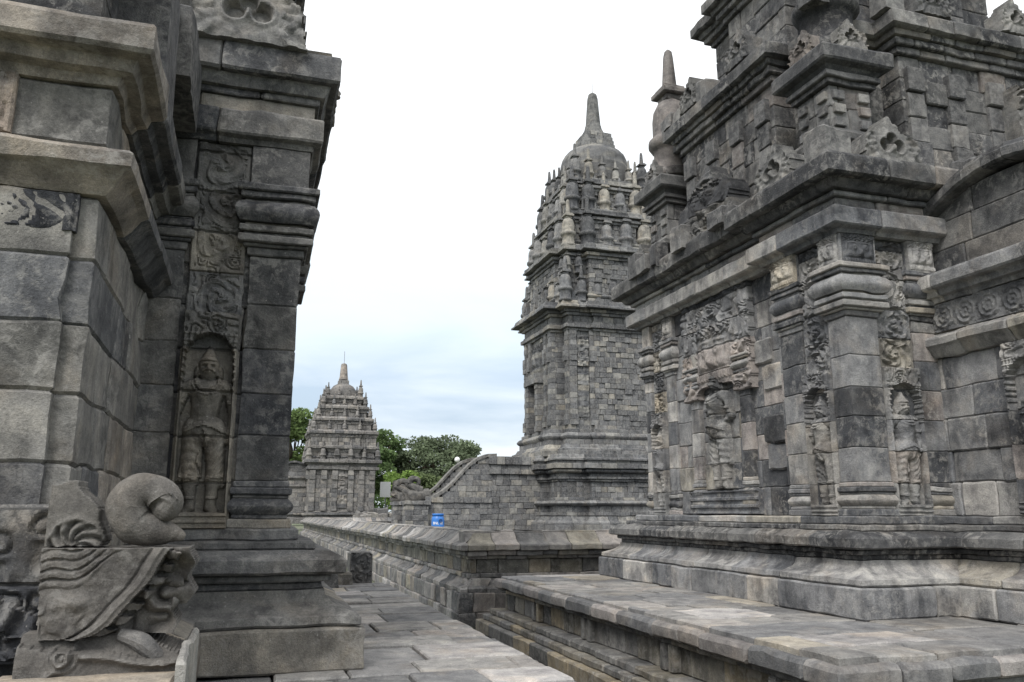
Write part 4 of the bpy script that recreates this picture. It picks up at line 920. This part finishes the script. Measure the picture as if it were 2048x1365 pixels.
for (w, si) in ((Wall((CX - 3.03, CY - 3.03), (1, 0), (0, -1)), 1), (Wall((CX - 3.03, CY - 3.03), (0, 1), (-1, 0)), 2)):
    for s in ((.0, 1.15, 4.5, 5.66) if si == 1 else (.0, .78, 1.5, 4.15, 4.88)):
        mb = MB(.012, 3); z = 6.19; wq = Wall(w.o + w.n * .70, w.u, w.n) if (si == 2 and .7 < s < 5.2) else w
        while z < 11.3:
            zz = min(11.39, z + .29); ex = .10 + (.09 if (z < 6.7 or 9.6 < z < 10.4) else 0); sweep(mb, wq.strip(s, s + .40, ex + .03 * R.random(), .2), blk(z, zz, 0, .1), 1, 'far', R, seg=.4); z = zz
        mb.build('pilaster', M_FAR, BT)
    for s in ((.46, 4.95) if si == 1 else ()):
        def fb(u, v): return .02 + .10 * np.abs(np.sin(n2(u, v, 3.3, s + w.u[0]) * 9)) * n2(u, v, 6, 3) + .10 * gauss(u, v, .33, .9, .16, .8)
        mb = MB(.006, 5); panel(mb, w, s, 6.6, .64, 2.6, fb, .06, 0, None, .1, 'far', R, .29); mb.build('relief_panel', M_FAR, BT)
        mb = MB(.006, 5); panel(mb, w, s, 9.4, .64, 1.7, lambda u, v: .03 + .10 * np.abs(np.sin(n2(u, v, 4.5, 8 + s) * 9)), .06, 0, None, .1, 'far', R, .29); mb.build('relief_panel', M_FAR, BT)
mb = MB(.012, 2)
moulding(mb, body, [(11.36, 11.50, .10, .10), (11.50, 11.72, .26, .26), (11.72, 11.86, .12, .12)]); rows(mb, body, 11.86, 12.20, .34, .5, .03, .06)
moulding(mb, body, [(12.20, 12.36, .20, .20), (12.36, 12.52, .32, .32), (12.52, 12.94, .72, .5)]); mb.build('cornice', M_FAR, BT)
# west doorway: jambs, lintel, lion-mask block, flat near-black sheet painted as the chamber's shade
WD = Wall((CX - 3.73, CY), (0, 1), (-1, 0))
dk = plain_mat('doorway_shade_black', (.018, .018, .019), .95)
for s in (-.95, .55):
    mb = MB(.01, 3)
    for k in range(9): sweep(mb, WD.strip(s, s + .40, .42 + .05 * R.random(), .3), blk(6.0 + .3 * k, 6.29 + .3 * k, 0, .2), 1, 'far', R, seg=.3)
    mb.build('door_jamb', M_FAR, BT)
mb = MB(.01, 3); sweep(mb, WD.strip(-1.05, 1.05, .55, .3), blk(8.7, 9.0, 0, .3), .7, 'far', R, seg=.3); sweep(mb, WD.strip(-.9, .9, .45, .3), blk(9.0, 9.3, 0, .3), .7, 'far', R, seg=.3); mb.build('door_lintel', M_FAR, BT)
mb = MB(.01, 3); panel(mb, WD, -.7, 9.3, 1.4, 1.7, lambda u, v: .1 + f_kala(1.4, 1.7, 4, 1)(u, v), .06, 0, None, .2, 'far', R, .3); mb.build('kala_head', M_FAR, BT)
simple_mesh('doorway_shade_panel', [WD.p(-.55, .03) + (6.0,), WD.p(.55, .03) + (6.0,), WD.p(.55, .03) + (8.7,), WD.p(-.55, .03) + (8.7,)], [(0, 1, 2, 3)], dk, None, BT)
def btier(path, z0, z1, lip, bl=.42):
    mb = MB(.012, 2); moulding(mb, path, [(z0, z0 + .2, .14, .14), (z0 + .2, z0 + .5, .20, 'r'), (z0 + .5, z0 + .62, .06, .06)])
    zt = z1 - .85; rows(mb, path, z0 + .62, zt, .28, bl, .05)
    moulding(mb, path, [(zt, zt + .16, .10, .10), (zt + .16, zt + .32, .24, .24), (zt + .32, zt + .42, .10, .10), (zt + .42, zt + .72, lip, lip - .08), (zt + .72, zt + .85, lip * .5, lip * .5)]); return mb
t1 = crs(2.92, 1.9, .45); mb = btier(t1, 12.94, 16.3, .5); core(mb, 2.5, 12.8, 16.2); mb.build('roof_tier', M_FAR, BT)
t2 = crs(2.58, 1.3, .28); mb = btier(t2, 16.25, 18.6, .36); core(mb, 2.2, 16, 18.5); mb.build('roof_tier', M_FAR, BT)
t3 = crs(2.18, 1.1, .22); mb = btier(t3, 18.5, 20.7, .28); core(mb, 1.8, 18.4, 20.6); mb.build('roof_tier', M_FAR, BT)
def ring(h, z, s0, n):
    for i in range(n):
        s = s0 * (.78 + .34 * R.random() + (.15 if i == 0 else 0))
        for (a, b) in ((-h + 2 * h * i / n, -h), (h, -h + 2 * h * i / n), (h - 2 * h * i / n, h), (-h, h - 2 * h * i / n)): stupa(BT, CX + a, CY + b, z, s, True, 'far', R)
ring(3.3, 12.9, 1.15, 7); ring(3.1, 14.6, .8, 9); ring(2.95, 16.15, 1.5, 5); ring(2.7, 17.4, .8, 7); ring(2.5, 18.45, 1.35, 5); ring(2.3, 19.6, .75, 7); ring(2.15, 20.45, 1.0, 5)
for w in (Wall((CX - 3.03, CY - 3.03), (1, 0), (0, -1)), Wall((CX - 3.03, CY - 3.03), (0, 1), (-1, 0))):
    for s in (.45, 1.7, 3.03, 4.4, 5.6): antefix(BT, w, s, .30 + (.7 if w.n[0] < 0 and 1 < s < 5 else 0), 12.9, .85, 1.0 if s != 3.03 else 1.5, R, pal='far', far=True)
mb = MB(.012, 2)
zs = 20.4
for k in range(9): lathe(mb, CX, CY, [(2.10, zs + .22 * k), (2.12 if k < 8 else 2.08, zs + .22 * k + .21)], None, 36, pal='far', rng=R)
pr = [(2.08 * math.cos(a) ** .62, 22.35 + 1.3 * math.sin(a)) for a in np.linspace(0, 1.30, 8)]
lathe(mb, CX, CY, pr, None, 36, pal='far', rng=R); mb.build('dome', M_FAR, BT)
mb = MB(.008, 3); P = rect(CX - 1.0, CY - 1.0, CX + 1.0, CY + 1.0)
for k in range(4): F(mb, P, blk(23.45 + .27 * k, 23.70 + .27 * k, -.05 * k, .5), .5, 'far')
lathe(mb, CX, CY, [(.85, 24.45), (.7, 24.7), (.55, 25.0), (.5, 25.25), (.47, 25.3), (.33, 27.1), (.26, 27.4), (.1, 27.53)], (.15, .15, .145), 16); sp = mb.build('spire', M_FAR, BT)
mb = MB(0); tube(mb, [(CX, CY, 27.4), (CX, CY, 28.5)], .02, (.2, .2, .2), 6); mb.build('lightning_rod', M_METAL, sp)

# stair of the main temple, with its curved cheek walls
STR = thing('stone_staircase', (11.0, 44, .65), 'stone stair with curved side walls climbing to the tall temple, right of the trees', 'staircase')
mb = MB(.01, 3); P = rect(12.15, 42.0, 14.9, 46.0); rows(mb, P, .65, 3.6, .29, .5, .02)
F(mb, P, blk(3.6, 3.85, .15, .4)); F(mb, P, blk(3.85, 4.1, .08, .4)); F(mb, P, blk(4.1, 4.52, .2, .4)); mb.add([(a, b, 4.5) for a, b in P], (.13, .13, .13), [(0, 1, 2, 3)]); mb.build('landing', M_FAR, STR)
CV = [(12.4, 4.62), (11.9, 4.60), (11.4, 4.42), (10.95, 4.08), (10.5, 3.62), (10.0, 3.08), (9.5, 2.66), (9.05, 2.42), (8.6, 2.38)]
def cvz(x): return float(np.interp(x, [p[0] for p in CV][::-1], [p[1] for p in CV][::-1]))
for y0, y1 in ((42.0, 42.55), (45.45, 46.0)):
    mb = MB(.01, 3); z = .65
    while z < 4.5:
        zz = z + .29; xl = 8.7
        while xl < 12.1 and cvz(xl) < zz - .05: xl += .1
        if xl < 12.0: sweep(mb, [(xl, y1), (xl, y0), (12.15, y0)], blk(z, zz, 0.0 if 1.9 > z or z > 2.3 else .08, .25, .015), .5, 'far', R, seg=.5, vs=.3, jit=.02)
        z = zz
    ck = mb.build('cheek_wall', M_FAR, STR)
    mb = MB(.006, 3)
    for (xa, za), (xb, zb) in zip(CV[:-1], CV[1:]):
        c = np.array((.20, .195, .185)) * (.85 + .3 * R.random()); v = []
        for x, zq in ((xa, za), (xb, zb)):
            for yy, dz in ((y0 - .07, -.16), (y1 + .07, -.16), (y1 + .07, .0), (y0 - .07, .0)): v.append((x, yy, zq + dz + .05))
        mb.add(v, c, [(0, 1, 5, 4), (1, 2, 6, 5), (2, 3, 7, 6), (3, 0, 4, 7)], [[0, 3, 2, 1], [4, 5, 6, 7]])
    mb.build('coping', M_FAR, ck)
mb = MB(.008, 3)
for k in range(12): x = 8.9 + k * .28; box(mb, x, 42.5, .4, 12.2, 45.5, .9 + .3 * k, pick('far', R)[0], .02, .8)
mb.build('steps', M_FAR, STR)
for y in (42.28, 45.72):
    lab = ('weathered monster-head carving ending the nearer side wall of the stone stair', 'weathered monster-head carving ending the farther side wall of the stone stair')[y > 44]
    nm = thing('makara_statue', (8.0, y, .65), lab, 'statue', 'monster heads at the foot of the stair')
    c = (.13, .125, .118)
    mb = MB(.02, 3); P = rect(7.6, y - .5, 8.75, y + .5); rows(mb, P, .65, 2.0, .3, .5, .02); F(mb, P, blk(2.0, 2.2, .08, .4)); mb.add([(a, b, 2.19) for a, b in P], c, [(0, 1, 2, 3)]); mb.build('pedestal', M_FAR, nm)
    mb = MB(.03, 4); spiral_stone(mb, [(8.9, y, 2.55), (8.5, y, 2.45), (8.1, y, 2.42), (7.75, y, 2.55), (7.5, y, 2.75)], [.30, .36, .34, .22, .08], c, 12, 5); spiral_stone(mb, [(8.0, y, 2.40), (7.7, y, 2.32), (7.45, y, 2.36)], [.2, .16, .06], c, 10, 4); mb.build('head', M_FAR, nm)
    mb = MB(.02, 4); spiral_stone(mb, [(8.45, y, 2.7), (8.1, y, 2.85), (7.8, y, 3.05), (7.95, y, 3.3), (8.25, y, 3.28), (8.3, y, 3.08), (8.15, y, 3.02)], [.24, .22, .18, .16, .15, .12, .06], c, 12, 5); mb.build('curled_trunk', M_FAR, nm)

# ------------------------------------------------------------------ drum, sign, lamp, loose stones
BL = plain_mat('blue_plastic', (.03, .17, .52), .42, .10, 6)
BLD = plain_mat('dark_blue_plastic', (.012, .05, .17), .5, .1, 6); WHT = plain_mat('white_paint', (.8, .8, .8), .5, .04, 10)
BX, BY, BZ, br = 7.30, 33.0, .65, .255
bd = thing('plastic_drum', (BX, BY, BZ), 'blue plastic drum lettered in white, standing behind the low wall', 'drum')
mb = MB(0); lathe(mb, BX, BY, [(br * .94, BZ), (br, BZ + .03), (br, BZ + .28), (br * 1.025, BZ + .31), (br, BZ + .34), (br, BZ + .66), (br * .97, BZ + .73), (br * .88, BZ + .785), (br * .84, BZ + .80), (br * .84, BZ + .83)], (1, 1, 1), 32); mb.build('barrel', BL, bd, True)
mb = MB(0); lathe(mb, BX, BY, [(br * .80, BZ + .825), (br * .90, BZ + .83), (br * .91, BZ + .90), (br * .88, BZ + .915), (br * .3, BZ + .92)], (1, 1, 1), 32); mb.build('lid', BL, bd, True)
va = math.atan2(-BY, -BX)
def on_drum(a, z, r): return (BX + r * math.cos(va + a), BY + r * math.sin(va + a), BZ + z)
mb = MB(0); tube(mb, [on_drum(.42 + .22 * math.cos(q), .64 + .055 * math.sin(q), br + .015) for q in np.linspace(0, 2 * math.pi, 17)], .014, (1, 1, 1), 6); mb.build('handle_grip', BLD, bd)
fc = bpy.data.curves.new('lettering', 'FONT'); fc.body = 'BNL 18'; fc.size = .135; fc.align_x = 'CENTER'; fc.extrude = 0; fc.offset = .003
to = bpy.data.objects.new('lettering_source', fc); COL.objects.link(to)
bpy.context.view_layer.update(); me = bpy.data.meshes.new_from_object(to.evaluated_get(bpy.context.evaluated_depsgraph_get())); bpy.data.objects.remove(to)
for v in me.vertices: v.co = Vector(on_drum(v.co.x / br * 1.0 + .0, .50 + v.co.y, br + .006))
me.materials.clear(); me.materials.append(WHT); me.name = 'lettering'
lo = bpy.data.objects.new('lettering', me); COL.objects.link(lo); lo.parent = bd; lo.matrix_parent_inverse = Matrix.Translation(bd.location).inverted()

sg = thing('white_board', (9.25, 60, .65), 'blank white board beyond the ruined stone pillar', 'sign')
mb = MB(0); box(mb, 9.0, 60.0, 2.7, 9.75, 60.06, 3.78, (.8, .8, .8), .01, .5); mb.build('panel', WHT, sg)
mb = MB(0); tube(mb, [(9.4, 60.09, .6), (9.4, 60.09, 3.0)], .04, (.3, .3, .3)); mb.build('post', M_METAL, sg)
rp = thing('ruined_pillar', (9.9, 57, .65), 'short broken stone pillar right of the small distant temple', 'pillar')
mb = MB(.03, 2); P = rect(9.45, 56.5, 10.25, 57.3); Rr = np.random.default_rng(3)
for k in range(10): sweep(mb, P, blk(.65 + .31 * k, .95 + .31 * k, -.02 + .05 * Rr.random(), .4), .45, 'small', Rr, True, seg=.4, vs=.2, jit=.03)
mb.add([(a, b, 3.74) for a, b in P], (.15, .14, .13), [(0, 1, 2, 3)]); mb.build('shaft', M_FAR, rp)
mb = MB(.02, 2); sweep(mb, P, blk(.3, .9, .18, .5), .5, 'small', Rr, True, seg=.4); mb.build('foot', M_FAR, rp)
for k in range(16):
    mb = MB(.05, 3); x = 6.6 + 2.7 * Rr.random(); y = 53.6 + 1.2 * Rr.random(); z = .65 + .9 * Rr.random() * (1 - abs(x - 8) / 3); s = .18 + .2 * Rr.random()
    box(mb, x - s, y - s, .5, x + s, y + s, z + 2 * s, pick('small', Rr)[0], .05, .12); tag(mb.build('rubble_stone', M_FAR), 'rough fallen block in the rubble heap before the small distant temple', 'stone', 'fallen blocks by the small temple')
lp = thing('lamp_post', (17.1, 70, 0), 'thin lamp post with a white globe in front of the wide tree', 'street lamp')
mb = MB(0); tube(mb, [(17.1, 70, 0), (17.1, 70, 5.9)], .05, (.3, .3, .3)); mb.build('pole', M_METAL, lp)
mb = MB(0); lathe(mb, 17.1, 70, [(.02, 5.88)] + [(.24 * math.sin(a), 6.12 - .24 * math.cos(a)) for a in np.linspace(.2, 2.95, 9)] + [(.01, 6.36)], (.8, .8, .8), 16); mb.build('globe', WHT, lp, True)
# carved fragments at the far end of the left terrace
def fragment(x, y, z, sx, sy, sz, c, lab, carve=False):
    mb = MB(.012, 6); box(mb, x - sx / 2, y - sy / 2, z, x + sx / 2, y + sy / 2, z + sz, c, .025, .05)
    o = mb.build('carved_fragment' if carve else 'fallen_block', M_STONE)
    if carve:
        mb = MB(.003, 12); panel(mb, Wall((x - sx / 2 + .01, y - sy / 2), (1, 0), (0, -1)), 0, z + .01, sx - .02, sz - .02, f_scroll(sx, sz, .03, 3, False), .012, .004, None, .05, 'leftpanel', np.random.default_rng(4), 9); q = mb.build('scroll_carving', M_STONE, o)
    tag(o, lab, 'stone'); return o
fragment(1.52, 11.78, .60, .30, .3, .48, (.17, .165, .155), 'dark carved stone standing against the low wall at the end of the paving', True)
fragment(1.20, 11.45, .66, .34, .28, .17, (.22, .20, .17), 'low squarish block lying at the end of the paving')
fragment(.98, 11.1, .95, .3, .4, .16, (.17, .16, .15), 'worn moulded block projecting past the left temple base')
fragment(.98, 11.15, .66, .34, .4, .28, (.10, .10, .10), 'dark squat block under the worn moulded block')

# ------------------------------------------------------------------ trees
def leaf_mat(name, hue):
    m = bpy.data.materials.new(name); m.use_nodes = True; nt = m.node_tree; nt.nodes.clear()
    out = N(nt, 'ShaderNodeOutputMaterial'); at = N(nt, 'ShaderNodeAttribute', attribute_name='Col')
    df = N(nt, 'ShaderNodeBsdfDiffuse'); tr = N(nt, 'ShaderNodeBsdfTranslucent'); mx = N(nt, 'ShaderNodeMixShader', i_0=.3)
    nt.links.new(at.outputs['Color'], df.inputs[0]); nt.links.new(at.outputs['Color'], tr.inputs[0]); nt.links.new(df.outputs[0], mx.inputs[1]); nt.links.new(tr.outputs[0], mx.inputs[2]); nt.links.new(mx.outputs[0], out.inputs[0]); return m
M_LEAF = leaf_mat('leaves', 0); M_BARK = plain_mat('bark', (.10, .075, .055), .9, .3, 8)
def leaves(mb, centres, radii, n, size, col, rng, flat=.6):
    k = len(centres); w = np.array([r ** 2 for r in radii]); ci = rng.choice(k, n, p=w / w.sum()); cen = np.array(centres)[ci]; r = np.array(radii)[ci][:, None]
    d = rng.normal(size=(n, 3)); d /= np.linalg.norm(d, axis=1)[:, None]; rr = rng.random((n, 1)) ** .45
    p = cen + d * rr * r * np.array([1, 1, flat])
    a = rng.normal(size=(n, 3)); a[:, 2] *= .6; a /= np.linalg.norm(a, axis=1)[:, None]; b = np.cross(a, rng.normal(size=(n, 3))); b /= np.linalg.norm(b, axis=1)[:, None]
    s = size * (.6 + .8 * rng.random((n, 1)))
    V = np.stack([p - a * s, p - b * s * .45, p + a * s, p + b * s * .45], 1)
    cc = np.array(col) * (.65 + .7 * rng.random((n, 1))) * (.8 + .4 * hash3(ci, ci * 3, ci * 7)[:, None]); cc = np.repeat(cc, 4, 0)
    mb.add(V.reshape(-1, 3), cc, np.arange(4 * n).reshape(n, 4))
def tree(name, x, y, h, label, col, clumps, n, size, trunk_r=.25, flat=.6, fork=.35, seed=0):
    rng = np.random.default_rng(seed); t = thing(name, (x, y, 0), label, 'tree', 'trees behind the temples')
    mb = MB(.02, 2); zf = h * fork; spiral_stone(mb, [(x, y, -.1), (x + .1, y, zf * .5), (x, y + .1, zf)], [trunk_r * 1.3, trunk_r, trunk_r * .8], (.1, .08, .06), 8, 4)
    for c, r in clumps:
        if rng.random() < .8: spiral_stone(mb, [(x, y + .1, zf * .9), ((x + c[0]) / 2 + rng.normal() * .2, (y + c[1]) / 2, zf + (c[2] - zf) * .55), tuple(c)], [trunk_r * .5, trunk_r * .3, .04], (.1, .08, .06), 6, 4)
    mb.build('trunk', M_BARK, t)
    mb = MB(0); leaves(mb, [c for c, r in clumps], [r for c, r in clumps], n, size, col, rng, flat); mb.build('crown', M_LEAF, t); return t
def clumpset(cx, cy, cz, rx, ry, rz, n, r0, r1, rng, top=False):
    out = []
    while len(out) < n:
        d = rng.normal(size=3); d /= np.linalg.norm(d); 
        if top and d[2] < -.15: continue
        q = .55 + .45 * rng.random(); out.append(((cx + d[0] * rx * q, cy + d[1] * ry * q, cz + d[2] * rz * q), r0 + (r1 - r0) * rng.random()))
    return out
q = np.random.default_rng(70)
tree('leafy_tree', 3.6, 80, 10, 'dark green tree between the left temple edge and the small distant temple', (.155, .215, .085), clumpset(3.4, 80, 7.4, 4.6, 3, 3.9, 60, .8, 1.6, q), 13000, .22, seed=1)
tree('leafy_tree', 10.4, 80, 9.6, 'tree with drooping layered branches just right of the small distant temple', (.135, .195, .085), clumpset(10.0, 80, 6.9, 3.6, 3, 3.6, 60, .8, 1.5, q), 13000, .22, flat=.45, seed=2)
tree('spreading_tree', 17.8, 82, 9.4, 'wide umbrella shaped grey-green tree left of the tall temple', (.15, .185, .115), clumpset(17.9, 82, 5.6, 5.4, 4, 3.6, 80, .8, 1.6, q, True), 17000, .19, .35, .5, .3, 3)
tree('bamboo_clump', 12.8, 72, 5, 'bright yellow-green bushy clump between the two darker trees', (.20, .29, .085), clumpset(12.7, 72, 3.3, 1.3, 1, 2.2, 24, .5, .9, q), 8000, .16, .1, .8, .2, 4)
tree('leafy_tree', 15.0, 74, 4.6, 'low shaded tree beside the foot of the stone stair', (.15, .19, .095), clumpset(15.2, 74, 2.9, 2.8, 1.5, 1.9, 40, .6, 1.1, q), 12000, .18, .12, .7, .25, 5)
mb = MB(0); cs = [((x, 105 + 10 * q.random(), 1.8 + 1.6 * q.random()), 2.2 + 1.4 * q.random()) for x in np.arange(-60, 110, 2.2)]
leaves(mb, [c for c, r in cs], [r for c, r in cs], 16000, .45, (.055, .085, .035), q, .8); o = mb.build('far_woodland', M_LEAF)
tag(o, 'low green belt of trees along the horizon', 'woodland', kind='stuff')
